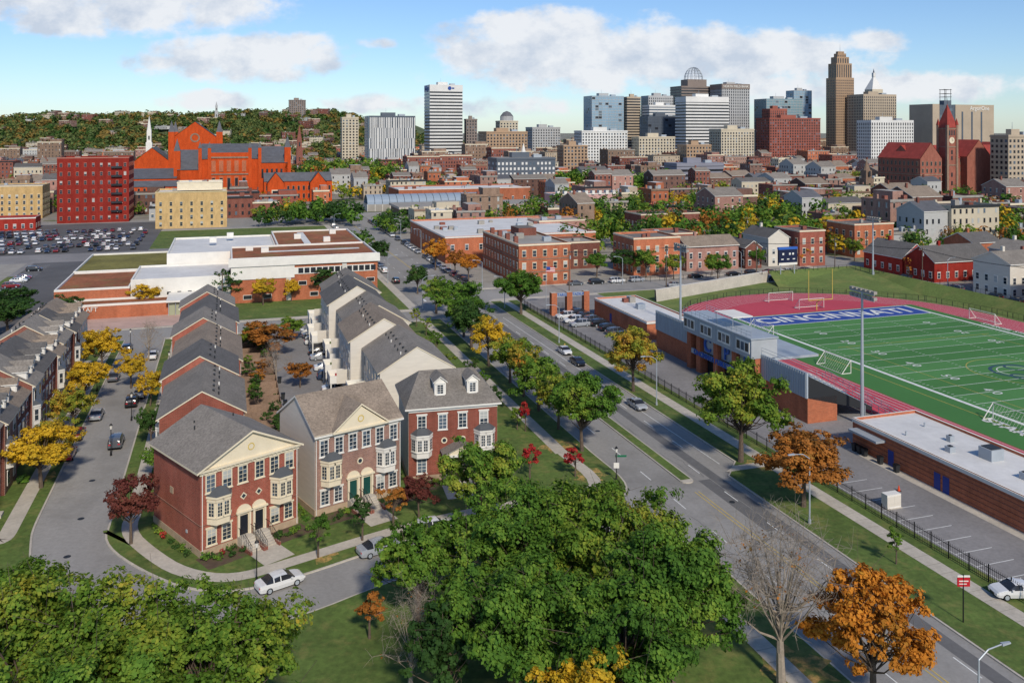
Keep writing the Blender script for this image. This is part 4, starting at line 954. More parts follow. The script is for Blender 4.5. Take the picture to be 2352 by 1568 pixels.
for t0,t1,s in ((22,64,566),(-62,-22,568)):
    for t in np.arange(t0+2,t1-1,3.2): 
        for z in (2,7): mb.wb((0,s,1,0),t-.9,t+.9,z,z+3.4,-.02,.2,BRO); mb.wq((0,s,1,0),t-.6,t+.6,z+.3,z+3,.22,GLD)
for t,s in ((29,562),(55,562)): mb.wb((0,s,1,0),t-2.5,t+2.5,1,8,-.02,.2,CREAM); mb.wq((0,s,1,0),t-2,t+2,1,7.4,.22,GLD)
for t in np.arange(22,37,3): mb.wb((0,590,1,0),t-.7,t+.7,14,20,-.02,.2,GLD)
for k in range(14):
    t0,t1=2*math.pi*k/14,2*math.pi*(k+1)/14
    mb.face([(-21+q*math.cos(t),641.8,40+q*math.sin(t)) for t,q in ((t0,2.2),(t0,3.2),(t1,3.2),(t1,2.2))],BRT)
for t,s,h in ((-36,640,44),(-5,640,44),(-36,688,44),(-5,688,44),(38,592,34),(-30,592,32)):
    mb.box(t-2,t+2,s-2,s+2,0,h,BRM)
    for a,b in (((-2,-2),(2,-2)),((2,-2),(2,2)),((2,2),(-2,2)),((-2,2),(-2,-2))): mb.face([(t+a[0],s+a[1],h),(t+b[0],s+b[1],h),(t,s,h+8)],SLATE)
mb.siteobj('music_hall')
# ---------------------------------------------------------------- city hall
CHR=brick('city_hall_stone',C('#a0604f'),C('#905344'),C('#8a6a5c')); 
mb=MB()
ct,cs=site(330,650)
gb(ct-48,ct+52,cs-10,cs+12,25,9,CHR,SLATR,'t'); gb(ct-52,ct-33,cs-22,cs+20,25,11,CHR,SLATR,'s'); gb(ct+38,ct+58,cs-22,cs+20,25,11,CHR,SLATR,'s')
gb(ct-4,ct+18,cs-16,cs+12,26,12,CHR,SLATR,'s')
for k in range(28):
    t=ct-48+k*3.7
    for z in (3,9,15,20):
        mb.wb((0,cs-10,1,0),t-.9,t+.9,z,z+3.2,-.02,.2,BRT); mb.wq((0,cs-10,1,0),t-.6,t+.6,z+.2,z+2.9,.22,GLD)
for b0 in (ct-52,ct+38):
    for k in range(5):
        t=b0+2+k*3.8
        for z in (3,9,15,20): mb.wb((0,cs-22,1,0),t-.9,t+.9,z,z+3.2,-.02,.2,BRT); mb.wq((0,cs-22,1,0),t-.6,t+.6,z+.2,z+2.9,.22,GLD)
    G=(b0,cs+20,0,-1)
    for k in range(10):
        for z in (3,9,15,20): mb.wb(G,1.2+k*4.1,3.0+k*4.1,z,z+3.2,-.02,.2,BRT); mb.wq(G,1.5+k*4.1,2.7+k*4.1,z+.2,z+2.9,.22,GLD)
    mb.wb(G,0,42,13.4,14,-.02,.25,BRT); mb.wb((b0,cs-22,1,0),0,19.5,13.4,14,-.02,.25,BRT)
def pyr(t,s,r,z0,z1,m):
    for a,b in (((-r,-r),(r,-r)),((r,-r),(r,r)),((r,r),(-r,r)),((-r,r),(-r,-r))): mb.face([(t+a[0],s+a[1],z0),(t+b[0],s+b[1],z0),(t,s,z1)],m)
tt=ct-25; mb.box(tt-4.2,tt+4.2,cs-23,cs-14.6,0,47,CHR); pyr(tt,cs-18.8,4.8,47,64,SLATR); mb.cyl((tt,cs-18.8,64),(tt,cs-18.8,68),.15,.1,METD,4)
for a in (-4.2,4.2):
    for b in (-23,-14.6): mb.box(tt+a-.8,tt+a+.8,cs+b-.8,cs+b+.8,0,49,BRT); pyr(tt+a,cs+b,1.0,49,54,SLATR)
for z in (20,33,46): mb.box(tt-4.5,tt+4.5,cs-23.3,cs-14.3,z,z+.8,BRT)
mb.face([(tt+2.3*math.cos(a),cs-23.1,38+2.3*math.sin(a)) for a in np.linspace(0,2*math.pi,18,endpoint=False)],CREAM)
mb.box(tt-.1,tt+.1,cs-23.2,cs-23.12,38,39.8,BLACK); mb.box(tt,tt+1.4,cs-23.25,cs-23.15,37.9,38.1,BLACK)
for k in (-2.,0,2.): mb.wq((tt,cs-23,1,0),k-.6,k+.6,41.5,45.2,.1,GLD)
for z in (6,12,24,28): mb.wq((tt,cs-23,1,0),-.7,.7,z,z+3,.1,GLD)
mb.siteobj('city_hall')
# ---------------------------------------------------------------- skyline
def tw(name,x0,x1,Y,h,style,wall,glass=GLD,dr=.7,fh=3.8,top=None,ret=False,ww=None,base=0):
    ext=x1-x0; w=ext/(CT+dr*ST); d=w*dr; mb=MB()
    cx=(x0+x1)/2; F1=(0,0,1,0); F2=(0,d,0,-1); F3=(w,0,0,1)
    if style=='bands':
        mb.box(.25,w-.25,.25,d-.25,0,h-1,glass)
        z=2
        while z<h-3: mb.box(0,w,0,d,z,z+fh*.52,wall); z+=fh
        mb.box(-.01,w+.01,-.01,d+.01,h-7 if top else h-2.5,h,wall)
    elif style=='glass':
        mb.box(0,w,0,d,0,h,glass)
        z=fh
        while z<h: 
            mb.box(-.12,w+.12,-.12,d+.12,z,z+.5,wall); z+=fh
        for F,L in ((F1,w),(F2,d),(F3,d)):
            k=0
            while k<L: mb.wb(F,k,k+.3,0,h,.12,.2,wall); k+=5
            for _ in range(int(L*h/160)):
                a=random.randrange(int(L/5))*5+.4; z=random.randrange(int(h/fh))*fh+.6; mb.wq(F,a,a+4.5,z,z+fh-.8,.05,GLM if random.random()<.5 else GLD)
    elif style=='vert':
        mb.box(0,w,0,d,0,h,wall,ROOFT)
        for F,L in ((F1,w),(F2,d),(F3,d)):
            n=int(L/3.2)
            for i in range(n):
                mb.wb(F,L*(i+.28)/n,L*(i+.72)/n,3,h-3,-.02,.05,glass)
                z=fh
                while z<h-4: mb.wb(F,L*(i+.28)/n,L*(i+.72)/n,z,z+1.3,.04,.12,wall); z+=fh
    else:
        mb.box(0,w,0,d,0,h,wall,ROOFG); mb.box(-.4,w+.4,-.4,d+.4,h-1.6,h-.6,wall)
        for F,L in ((F1,w),(F2,d),(F3,d)):
            n=max(1,int(L/(ww or 3.6)))
            z=2.5
            while z<h-3.5:
                for i in range(n): mb.wq(F,L*(i+.25)/n,L*(i+.75)/n,z,z+2,.06,glass if random.random()<.85 else GLM)
                z+=fh
    if base==0: 
        mb.box(w*.3,w*.6,d*.3,d*.6,h,h+4,wall); mb.box(w*.66,w*.8,d*.2,d*.4,h,h+2.2,METAL); mb.cyl((w*.4,d*.4,h+4),(w*.4,d*.4,h+9),.2,.1,METAL,4)
    a=(cx-(w*CT-d*ST)/2, Y)
    if ret: return mb,w,d,a
    return mb.obj(name,a,TH)
MG=lambda n,c,r=.3:M(n,C(c),r,.03,.12)  # skyline tones lightened and muted: distance haze put into the base colours
gW=MG('tower_white','#d8d6d0',.6); gT=MG('tower_tan','#b0a08a',.7); gB=MG('tower_brown','#a88c70',.7); gGy=MG('tower_grey','#acacaa',.6); gDk=MG('tower_dark','#5c636c',.4)
gGl=MG('glass_blue','#8aa4b4',.15); gGl2=MG('glass_teal','#7a949c',.15); gR=MG('tower_redbrick','#96584a',.8); gC=MG('tower_cream','#c4b8a0',.7); gBr2=MG('tower_umber','#84776e',.6)
gDG=MG('glass_dark_tower','#545c66',.15)
mb,w,d,a=tw('x',-114,-63,1100,103,'bands',gW,GLD,.75,4.2,True,True)
o=mb.obj('white_office_tower',a,TH)
SB=M('sign_blue',C('#2a4a90'),.5)
lx,ly=loc2(a,TH,-.3,d*.5); text('Vallgar',(lx,ly,98.8),9,SB,(math.pi/2,0,TH-math.pi/2),o,'sign_lettering',.1,offset=.1)
me_=MB(); me_.cyl((0,-.1,0),(0,.1,0),2.4,2.4,SB,16); me_.box(2.9,6,-.1,.1,-.8,.8,SB); lx,ly=loc2(a,TH,w*.6,-.4); me_.obj('sign_mark',(lx,ly,98.8),TH,parent=o)
mb,w,d,a=tw('x',-174,-113,1000,62,'glass',gDk,gDG,.6,4,False,True)
for i in range(26):
    L=w/26
    for z in range(5):
        b=L*(i+random.choice((0,.3))); mb.wb((0,0,1,0),b,b+L*.5,z*12,z*12+12,.22,.5,gW)
for i in range(12): mb.wb((0,d,0,-1),d*i/12,d*i/12+1.6,0,62,.2,.5,gGl)
mb.obj('striped_apartment_tower',a,TH)
tw('stone_tower',-220,-195,1100,62,'grid',gC,dr=.8,fh=3.6)
mb,w,d,a=tw('x',-22,8,1150,58,'grid',gC,GLD,.8,3.6,ret=True,base=1)
mb.cyl((w/2,d/2,58),(w/2,d/2,64),w*.36,w*.36,gGy,14); mb.cyl((w/2,d/2,64),(w/2,d/2,69),w*.36,w*.2,SLATE,14); mb.cyl((w/2,d/2,69),(w/2,d/2,71),w*.2,.3,SLATE,14); mb.obj('domed_tower',a,TH)
tw('brown_office',-62,-45,1120,60,'grid',gBr2); tw('stone_office',-40,18,1000,44,'grid',gB,fh=3.6)
tw('glass_office_tower',101,156,1200,93,'glass',gGy,gGl,.6); tw('brown_office_tower',156,180,1210,92,'bands',gT,GLD,.6)
tw('stepped_office_tower',184,228,1220,94,'vert',gGy,GLD,.6); tw('stepped_office_lower',181,228,1190,80,'bands',gW,GLM,.5); tw('dark_glass_block',172,226,1150,64,'glass',gDk,gDG,.5)
mb,w,d,a=tw('x',229,292,1230,108,'bands',gBr2,GLD,.6,4,ret=True,base=1); mb.box(w*.25,w*.8,d*.2,d*.8,108,118,gBr2)
for k in range(14):
    a0=2*math.pi*k/14; prev=None
    for j in range(7):
        ph=math.pi/2*j/6; r=w*.24*math.cos(ph*.98); p=(w*.52+r*math.cos(a0),d/2+r*math.sin(a0),118+18*math.sin(ph))
        if prev: mb.cyl(prev,p,.35,.35,METAL,4,False)
        prev=p
for j in range(1,6):
    ph=math.pi/2*j/6; r=w*.24*math.cos(ph*.98)
    for k in range(14): b0,b1=2*math.pi*k/14,2*math.pi*(k+1)/14; z=118+18*math.sin(ph); mb.cyl((w*.52+r*math.cos(b0),d/2+r*math.sin(b0),z),(w*.52+r*math.cos(b1),d/2+r*math.sin(b1),z),.25,.25,METAL,3,False)
mb.obj('tiara_topped_tower',a,TH)
mb,w,d,a=tw('x',282,334,1210,109,'vert',gGy,GLD,.7,4,ret=True); mb.box(-.3,w+.3,-.3,d+.3,103,110,gBr2); o=mb.obj('bank_tower',a,TH)
lx,ly=loc2(a,TH,w/2,-.6); text('NORTH FIELD BANK',(lx,ly,106.3),4.4,WHITE,(math.pi/2,0,TH),o,'sign_lettering',.1,offset=.05)
tw('white_banded_office',211,279,1100,88,'bands',gW,GLD,.45,4,True); tw('cream_apartment_block',232,282,1000,47,'grid',gC,GLD,.6,3.2)
tw('teal_office',350,416,1230,90,'glass',gGy,gGl2,.5); tw('glass_office_tower',402,437,1260,103,'glass',gGy,gGl,.6)
tw('red_brick_office',316,398,1100,61,'grid',gR,GLD,.4,3.4); tw('red_brick_office',335,366,1150,74,'vert',gR)
mb,w,d,a=tw('x',440,475,1200,118,'vert',gB,GLD,.7,3.6,ret=True,base=1)
def setb(i,z0,z1):
    mb.box(i,w-i,i*.8,d-i*.8,z0,z1,gB)
    for F,L in (((i,i*.8,1,0),w-2*i),((i,d-i*.8,0,-1),d-1.6*i)):
        n=max(2,int(L/3.4))
        for k in range(n): mb.wb(F,L*(k+.3)/n,L*(k+.7)/n,z0+.5,z1-2,-.02,.06,GLD)
setb(2.2,118,138); setb(5,138,147); setb(8,147,152); setb(10,152,155); mb.cyl((w/2,d/2,155),(w/2,d/2,166),.3,.1,METAL,5)
mb.obj('art_deco_skyscraper',a,TH)
tw('brown_office_tower',462,524,1170,94,'vert',gT,GLD,.6)
mb,w,d,a=tw('x',506,536,1240,92,'vert',gC,GLD,.9,3.6,ret=True,base=1)
for (r0,z0,z1) in ((0,92,96),(3,96,104)): mb.box(r0,w-r0,r0,d-r0,z0,z1,gC)
for p,q in (((3,3),(w-3,3)),((w-3,3),(w-3,d-3)),((w-3,d-3),(3,d-3)),((3,d-3),(3,3))): mb.face([(*p,104),(*q,104),(w/2+(q[0]-w/2)*.15,d/2+(q[1]-d/2)*.15,122),(w/2+(p[0]-w/2)*.15,d/2+(p[1]-d/2)*.15,122)],gW)
mb.box(w*.42,w*.58,d*.42,d*.58,122,128,gW); mb.cyl((w/2,d/2,128),(w/2,d/2,134),1.5,.1,gDk,6); mb.obj('pyramid_roof_tower',a,TH)
tw('grey_stone_block',405,470,1000,57,'vert',gW,GLD,.4)
mb,w,d,a=tw('x',496,596,1050,76,'glass',gDk,gDG,.4,4.,ret=True,base=1); mb.box(w*.36,w+.6,-.8,d,0,76.5,gT); mb.box(-1,w*.1,-.6,d,0,77,gT)
for t in (.46,.62,.78): mb.box(w*t,w*t+2.5,-1,-.75,0,68,gDG)
mb.box(w*.3,w*.42,d*.3,d*.5,76,82,gDk)
for x in (w*.31,w*.41):
    for y in (d*.3,d*.5): mb.cyl((x,y,82),(x,y,96),.3,.3,METD,4)
for z in (86,90,95): mb.box(w*.3,w*.42,d*.28,d*.52,z,z+.5,METD)
o=mb.obj('concrete_office_block',a,TH); lx,ly=loc2(a,TH,w*.76,-1.1); text('ArgonOne',(lx,ly,72),7,WHITE,(math.pi/2,0,TH),o,'sign_lettering',.1,offset=.06)
tw('tan_office_block',343,372,610,42,'grid',gT,GLD,.6)
tw('dark_warehouse_block',-19,34,667,24,'grid',gDk,gW,.5,4,ww=3.0); tw('brown_brick_block',47,78,890,30,'grid',gB,GLD,.7,3.4)
tw('white_office',73,135,1000,45,'grid',gW,GLD,.4,3.4); tw('grey_banded_office',124,171,690,19,'bands',MG('mauve_grey','#85858f',.6),GLD,.5,4)
tw('cream_office',140,190,1000,38,'grid',gC,GLD,.4,3.4); tw('white_office',20,70,1250,50,'grid',gGy); tw('brown_office',180,215,930,30,'grid',gB)
tw('apartment_tower_on_hill',-440,-405,1700,105,'grid',gBr2,GLD,.5)
# ---------------------------------------------------------------- infill city
random.seed(5)
walls=[BRO,BR3,BRT,BR3,BR2,BRU,gC,BRU,gT,BR,SIDEG,gGy,BRT,BRP]
roofs=[ROOFW,ROOFG,ROOFT,ROOFG,ROOFT]
VAR=[]
def infill(w,d,h,wall,roof,gable):
    mb=MB()
    if gable:
        mb.box(0,w,0,d,0,h,wall); gable_roof(mb,w,d,h,d*.2,.3,roof,WHITE,wall)
        mb.box(w*.2,w*.2+.9,d*.4,d*.4+.9,h,h+d*.2+1.5,BR3)
        if random.random()<.5: mb.box(w*.15,w*.6,d,d+5,0,h*.7,wall,ROOFT)
    else:
        mb.box(0,w,0,d,0,h-.7,wall,roof)
        for a,b,c,e in ((0,w,0,.35),(0,w,d-.35,d),(0,.35,.35,d-.35),(w-.35,w,.35,d-.35)): mb.box(a,b,c,e,h-.7,h,wall)
        mb.box(-.3,w+.3,-.35,0,h-.8,h+.1,random.choice((CREAM,METD,BRT,CONC2)))
        for k in range(random.randint(1,5)):
            x=random.uniform(1,w-3);y=random.uniform(1,d-3);q=random.uniform(.8,2.4); mb.box(x,x+q,y,y+q,h-.7,h+random.uniform(0,1.6),random.choice((METAL,BR3,CONC2)))
        if random.random()<.4: mb.box(w*.5,w-.4,d*.3,d-.4,h-.7,h+2.6,wall,random.choice(roofs))
        for x in (0.05,w-.95): mb.box(x,x+.9,d*.45,d*.45+.9,h,h+1.5,wall)
    tr=random.choice((CREAM,BRT,CONC2,wall,wall)); ww=random.uniform(.4,.55)
    for F,L in (((0,0,1,0),w),((0,d,0,-1),d),((w,0,0,1),d)):
        n=max(2,int(L/random.uniform(2.4,3.8)))
        z=1.3
        while z<h-2.3:
            for i in range(n):
                if random.random()<.08: continue
                a=L*(i+.5)/n; mb.wb(F,a-ww-.15,a+ww+.15,z+1.6,z+1.9,-.02,.06,tr); mb.wb(F,a-ww-.1,a+ww+.1,z-.15,z,-.02,.08,tr); mb.wq(F,a-ww,a+ww,z,z+1.6,.03,GLD if random.random()<.7 else random.choice((GLB,GLM)))
            z+=3.3
    return mb.mesh('city_building')
for k in range(56):
    wall=walls[k%len(walls)]; w=random.uniform(8,24); d=random.uniform(10,22)
    gb_=random.random()<.36
    VAR.append((infill(w,d,random.choice((6.5,7.5,9.5,10.5,12,14)),wall,random.choice((SHG,SHD,SLATE,SHB,SHG)) if gb_ else random.choice(roofs),gb_),w,d,0))
NV=56
for k in range(16):
    wall=walls[(k*5)%len(walls)]; w=random.uniform(18,34); d=random.uniform(16,26)
    VAR.append((infill(w,d,random.choice((15,18,22,27)),wall,random.choice(roofs),False),w,d,1))
EX=[(-130,48,205,455),(46,70,200,520),(-80,-42,460,500),(-78,70,548,700),(66,130,280,350),(78,198,200,262),(60,180,440,545),(164,198,325,352),(98,140,255,340),(136,156,258,280),(196,230,100,275),(-160,-80,430,525),(165,210,436,460),(228,245,196,238),(-45,5,420,456),
 (ct-64,ct+70,cs-75,cs+34)]
lm=[(-19,34,667,30),(124,171,690,30),(341,372,610,30),(-174,-113,1000,45),(-114,-63,1100,50),(232,282,1000,40),(405,470,1000,50),(496,596,1050,60),(47,78,890,30),(73,135,1000,35)]
def blocked(t,s,w,d):
    for a,b,c,e in EX:
        if t+w>a and t<b and s+d>c and s<e: return True
    x,y=W(s+d/2,t+w/2)
    for x0,x1,Y,dd in lm:
        if x0-w*.6<x<x1+w*.6 and Y-14<y<Y+dd+12: return True
    return False
treepts=[]; nb=0; s=205.; rowi=0
while s<1500:
    t=-1100.+random.uniform(-20,20); step=25 if s<700 else 34
    while t<1500:
        x,y=W(s,t); adv=random.uniform(11,22) if s<700 else random.uniform(20,32)
        if y>150 and abs(x)/y<.72 and not (s<300 and -130<t<196):
            street=(int((t+1100)/95)!=int((t+1100+adv)/95))
            r=random.random()
            far=s>760
            m,w,d,kk=random.choice(VAR[NV:] if (far and random.random()<(.55 if x>-150 else .15)) else VAR[:NV])
            if not blocked(t,s,w,d):
                if street: pass
                elif r<(.38 if s<650 else .16 if x>-100 else .28) :
                    for _ in range(3): treepts.append((x+random.uniform(-7,7),y+random.uniform(-8,8),0,random.uniform(7,12),random.uniform(3.5,6)))
                else:
                    place(m,'city_building',(*W(s+random.uniform(-2.5,2.5),t),0),TH+random.choice((0,0,0,.03,-.04)),(1,1,random.uniform(.8,1.2))); nb+=1; adv=w+random.choice((.3,.3,2,6))
                for _ in range(2):
                    if random.random()<.38: treepts.append((*W(s-5,t+random.uniform(0,10)),0,random.uniform(6,11),random.uniform(3,5)))
        t+=adv
    s+=step+ (10 if rowi%2 else 0); rowi+=1
print('infill',nb,len(treepts))
tree_mass('distant_city_trees',treepts,[LG,LD,LO,LY,LB],100,[.36,.26,.26,.06,.06])
def cluster(name,x0,x1,y0,y1,n,h,r,mats,wts,per=170):
    rr=random.Random(n); tree_mass(name,[(rr.uniform(x0,x1),rr.uniform(y0,y1),0,rr.uniform(*h),rr.uniform(*r)) for _ in range(n)],mats,per,wts)
A4=[LG,LD,LO,LY]
cluster('distant_tree_row',-180,-100,680,780,60,(16,25),(6,9),A4+[LB],[.4,.27,.22,.04,.07])
cluster('distant_tree_row',35,115,600,655,50,(14,20),(6,8),A4,[.5,.2,.26,.04])
cluster('park_tree_row',-120,-75,405,440,34,(8,12),(4,6),A4,[.4,.38,.2,.02])
cluster('park_tree_row',-60,-40,375,420,12,(7,10),(3,5),A4,[.4,.4,.2,0])
cluster('school_tree_row',-70,-48,300,345,9,(7,9),(3.5,4.5),A4,[.4,.4,.2,0])
tp=[]; rr=random.Random(3)
for k in range(380):
    t=rr.uniform(115,420); s=rr.uniform(266,440)
    x,y=W(s,t)
    if abs(x)/y<.7: tp.append((x,y,0,rr.uniform(8,15),rr.uniform(3.5,6.5)))
for k in range(100):
    t=rr.uniform(200,300); s=rr.uniform(150,300); x,y=W(s,t); tp.append((x,y,0,rr.uniform(6,11),rr.uniform(3,5)))
tree_mass('neighbourhood_trees',tp,[LG,LD,LO,LY,LB],200,[.36,.22,.28,.08,.06])
# ---------------------------------------------------------------- hills
def hz(x,y):
    if y<1250: return 0
    e=min(1,(y-1250)/550); e=e*e*(3-2*e)
    base=58*max(0,min(1,(-120-x)/280)) 
    b=base+ (17*math.exp(-((x+620)/130)**2)) + 22*math.exp(-((x+1000)/240)**2)*0.4 + 14*math.exp(-((x+430)/110)**2)+ 5*math.sin(x*.013)+3*math.sin(x*.03+y*.01)
    return e*max(0,b if x<-60 else 8+4*math.sin(x*.004))
mb=MB(); xs=np.linspace(-2200,2600,97); ys=np.linspace(1250,3200,30)
HILL=M('hill_ground',C('#56603a'),.95,.01,.25)
idx={}
for i,x in enumerate(xs):
    for j,y in enumerate(ys): idx[i,j]=len(mb.v); mb.v.append((x,y,hz(x,y)-.5))
k=mb.mi(HILL)
for i in range(len(xs)-1):
    for j in range(len(ys)-1): mb.f.append((idx[i,j],idx[i+1,j],idx[i+1,j+1],idx[i,j+1])); mb.m.append(k)
mb.obj('hills')
rr=random.Random(9); tp=[]
for k in range(5400):
    y=1262+1000*rr.random()**1.5; x=rr.uniform(-.66*y,-60 if rr.random()<.92 else .66*y)
    if hz(x,y)<1 and rr.random()<.3: continue
    tp.append((x,y,hz(x,y)-2,rr.uniform(8,21),rr.uniform(6,11)))
LH=leafmat('leaf_hill',[C('#3e5232'),C('#526638'),C('#6c7842'),C('#8a8444')]); LH2=leafmat('leaf_hill_autumn',[C('#66623a'),C('#86743c'),C('#a07c40')])
tree_mass('distant_hill_trees',tp,[LH,LH2,LD],44,[.6,.24,.16])
hb_=[VAR[i][0] for i in (6,7,10,18,19,30,31,5,2,11,20)]
for k in range(120):
    y=rr.uniform(1270,1780); x=rr.uniform(-.62*y,-120); place(rr.choice(hb_),'hillside_house',(x,y,hz(x,y)+4),rr.uniform(-.4,.5),(.95,.95,1.05))
def steeple(x,y,z=0,h=40,m=WHITE):
    mb=MB(); mb.box(-3,3,-3,3,0,h*.55,m); mb.box(-2.2,2.2,-2.2,2.2,h*.55,h*.75,m); mb.cyl((0,0,h*.75),(0,0,h),2.3,.1,m,8)
    for zz in (h*.3,h*.6): mb.box(-.7,.7,-3.1,-3,zz,zz+3.5,GLD)
    mb.obj('church_steeple',(x,y,z),TH)
steeple(-375,900,0,60); steeple(-210,860,0,50,BR3); steeple(10,760,0,34,WHITE); steeple(228,560,0,26,BRT); steeple(-560,1650,60,40,gGy)
# ---------------------------------------------------------------- trees placed
TM={}
for i in range(5): TM['m',i]=tree_mesh('street_tree',20+i,10,4.6,2.4,10000,.18,46)
for i in range(3): TM['s',i]=tree_mesh('small_tree',40+i,5,1.8,1.4,3200,.1,20)
for i in range(3): TM['t',i]=tree_mesh('tall_tree',60+i,12,5.6,2.8,20000,.2,70)
def tree(nm,x,y,H,R,mat,kind='m',i=None):
    i=random.randrange({'m':5,'s':3,'t':3}[kind]) if i is None else i
    h0,r0={'m':(10,4.6),'s':(5,1.8),'t':(12,5.6)}[kind]
    place(TM[kind,i],nm,(x,y,.12),random.uniform(0,6.28),(R/r0,R/r0,H/h0),mats={1:mat})
BIG=[('oak_tree',-31,58.5,14.4,8.2,LO,1),('oak_tree',-20.5,60,13.2,7.2,LO,2),('oak_tree',-38.5,66,12.0,5.8,LG,5),('oak_tree',-25,52,13.2,7,LG,6),
     ('oak_tree',1.8,80,12.0,7.4,LG,3),('oak_tree',8.2,79,13.4,7.8,LO,4),('oak_tree',13.0,71,12.6,6.8,LG,7),('oak_tree',0.5,68,11.6,6.2,LG,8),('oak_tree',8.5,65,12.2,6.4,LG,13),
     ('maple_tree',-8.6,79.5,9.2,4.3,LG,9),('maple_tree',-4.6,84,8.4,3.6,LG,14),('maple_tree',-5.0,66,9.0,3.2,LD,15),('ash_tree',4.8,59.5,8.8,4.4,LY,10),('maple_tree',28.0,67.5,11.6,4.7,LR,11),('maple_tree',-3.7,98.5,10.0,4.9,LG,12)]
for nm,x,y,H,R,m,sd in BIG:
    n=int(880*R*R); me=tree_mesh(nm,100+sd,H,R,H*.2,n,.165,int(22+R*12),cr=(.12,.25)); place(me,nm,(x,y,.12),0,mats={1:m})
me=tree_mesh('bare_tree',200,14.2,4.6,3,260,.12,46,BARKL,1,1); place(me,'bare_tree',(21.8,70.5,.12),0,mats={1:LB})
me=tree_mesh('bare_tree',201,8,3.4,1.5,30,.1,22,BARKL,1,1); place(me,'bare_tree',(-8.2,70,.12),0,mats={1:LB}); place(me,'bare_tree',(-71,170,.12),1,mats={1:LB}); place(me,'bare_tree',(-42,155,.12),2,(.8,.8,.9),mats={1:LB})
for nm,x,y,H,R,m in (('oak_tree',31,118,13.2,6.4,LO),('oak_tree',20.9,150,11,5.1,LA),('oak_tree',9.8,122,10.9,4.9,LG),('maple_tree',2.2,213,11,6.0,LG)): tree(nm,x,y,H,R,m,'t')
tree('maple_tree',34.8,104,9.6,5.5,LB,'t',1)
for x,y,H,R,m in ((4.3,139.5,9,4.6,LG),(-.3,155,8.8,4.3,LO),(-4.4,166,9.4,4.3,LY),(-8.4,180,9.6,5.2,LD),(-12.6,200,10.8,6.2,LG),(-18.6,214,9,4.8,LG),(7,131,9,4.0,LO),(2,147,8.8,4.1,LA),(-10.5,190,9.8,4.8,LG),
  (-24.7,281,10.4,4.2,LR),(-13,262,8.4,3.6,LR),(-17.8,272,8,3.4,LB),(-44,285,9.5,4.5,LD),(-50,233,9,4.5,LD),(-74,228,9,5.2,LD),(-64,224,7.5,3.2,LY),
  (-48,172,7.2,5.4,LB),(-37,152,5,2.4,LB),(-47,186,5.5,3,LG),(-52,176,6,3.2,LO),(26,267,8,3.8,LG),(34,268,9,4.4,LD),(41,266,9,4.2,LG),(49,264,8,3.4,LO),(62,270,7,2.8,LY),(97,291,8,3.2,LR),(80,284,7,3,LG),(118,300,8,3.6,LO),
  (-75.6,160.7,8.8,4.3,LY),(-70,142.9,7.6,3.7,LY),(-65.5,130,6.8,3.3,LA),(-59.2,109.5,8.2,4.4,LY),(-61.3,117,6.8,3.1,LA),(-66.5,152,6,2.6,LY),
  (-59,142,6,2.5,LY),(-92,219,7,4,LY),(-100,196,8,4.5,LD),(-110,190,9,6,LD),(-118,205,9,6,LD),
  (61,258,9,4,LG),(-26,240,8,3.6,LD),(-58,229,6,2.4,LY)):
    tree('street_tree',x,y,H,R,m)
tree('purple_leaf_maple',-41.4,94.6,7.9,2.9,LM,'m'); tree('small_tree',-20.4,91.6,4.9,1.6,LG,'s'); tree('small_tree',-16.4,95.4,4.9,1.6,LD,'s'); tree('small_tree',-10.8,101,5.2,2.2,LM,'m')
tree('small_tree',39.8,90.2,3.8,1.1,LG,'s'); tree('redbud_tree',2.3,112,4.4,1.7,LRED,'s'); tree('redbud_tree',8.2,113,4.2,1.7,LRED,'s'); tree('redbud_tree',2,130,5,1.1,LRED,'s'); tree('small_tree',-13.5,99,4.8,1.8,LB,'s')
tree('small_tree',-12.6,77,4.4,1.7,LB,'s'); tree('small_tree',-45.5,112,5,2.2,LG,'m'); tree('small_tree',-51,123,6,2,LD,'m')
for k in range(9): x,y=W(124+k*9,41+random.uniform(-2,1)); tree('small_tree',x,y,random.uniform(3,5.5),random.uniform(1.2,1.9),random.choice((LD,LG,LO)),'s')
for k in range(18): x,y=W(120+k*4.3,5.5+random.uniform(-1.8,2)); tree('small_tree',x,y,random.uniform(2.2,4.2),random.uniform(1,1.9),random.choice((LD,LG,LB)),'s')
pts=[]
for k in range(90): s=random.uniform(120,195); pts.append((*W(s,random.choice((-9.2,-24.8,34.5,35.5,7.6))+random.uniform(-.4,.4)),random.uniform(.6,1.4),random.uniform(.45,.85)))
shrubs('hedge_shrubs',pts)
# ---------------------------------------------------------------- sky, sun, camera
wd=bpy.data.worlds.new('World'); bpy.context.scene.world=wd; wd.use_nodes=True; nt=wd.node_tree; bg=nt.nodes['Background']; bg.inputs[1].default_value=.14
sk=nt.nodes.new('ShaderNodeTexSky'); sk.sky_type='NISHITA'; sk.sun_disc=False
EL=math.radians(38); AZ=math.radians(160)
sk.sun_elevation=EL; sk.sun_rotation=AZ; sk.air_density=1.0; sk.dust_density=.3; sk.ozone_density=3.0; sk.altitude=300
def mth(op,a,b=None,c=None,clamp=False):
    n=nt.nodes.new('ShaderNodeMath'); n.operation=op; n.use_clamp=clamp
    for i,v in enumerate((a,b,c)):
        if v is None: continue
        if isinstance(v,(int,float)): n.inputs[i].default_value=v
        else: nt.links.new(v,n.inputs[i])
    return n.outputs[0]
tc=nt.nodes.new('ShaderNodeTexCoord'); sp=nt.nodes.new('ShaderNodeSeparateXYZ'); nt.links.new(tc.outputs['Generated'],sp.inputs[0])
yy=mth('MAXIMUM',sp.outputs[1],.05); u=mth('DIVIDE',sp.outputs[0],yy); v=mth('DIVIDE',sp.outputs[2],yy)
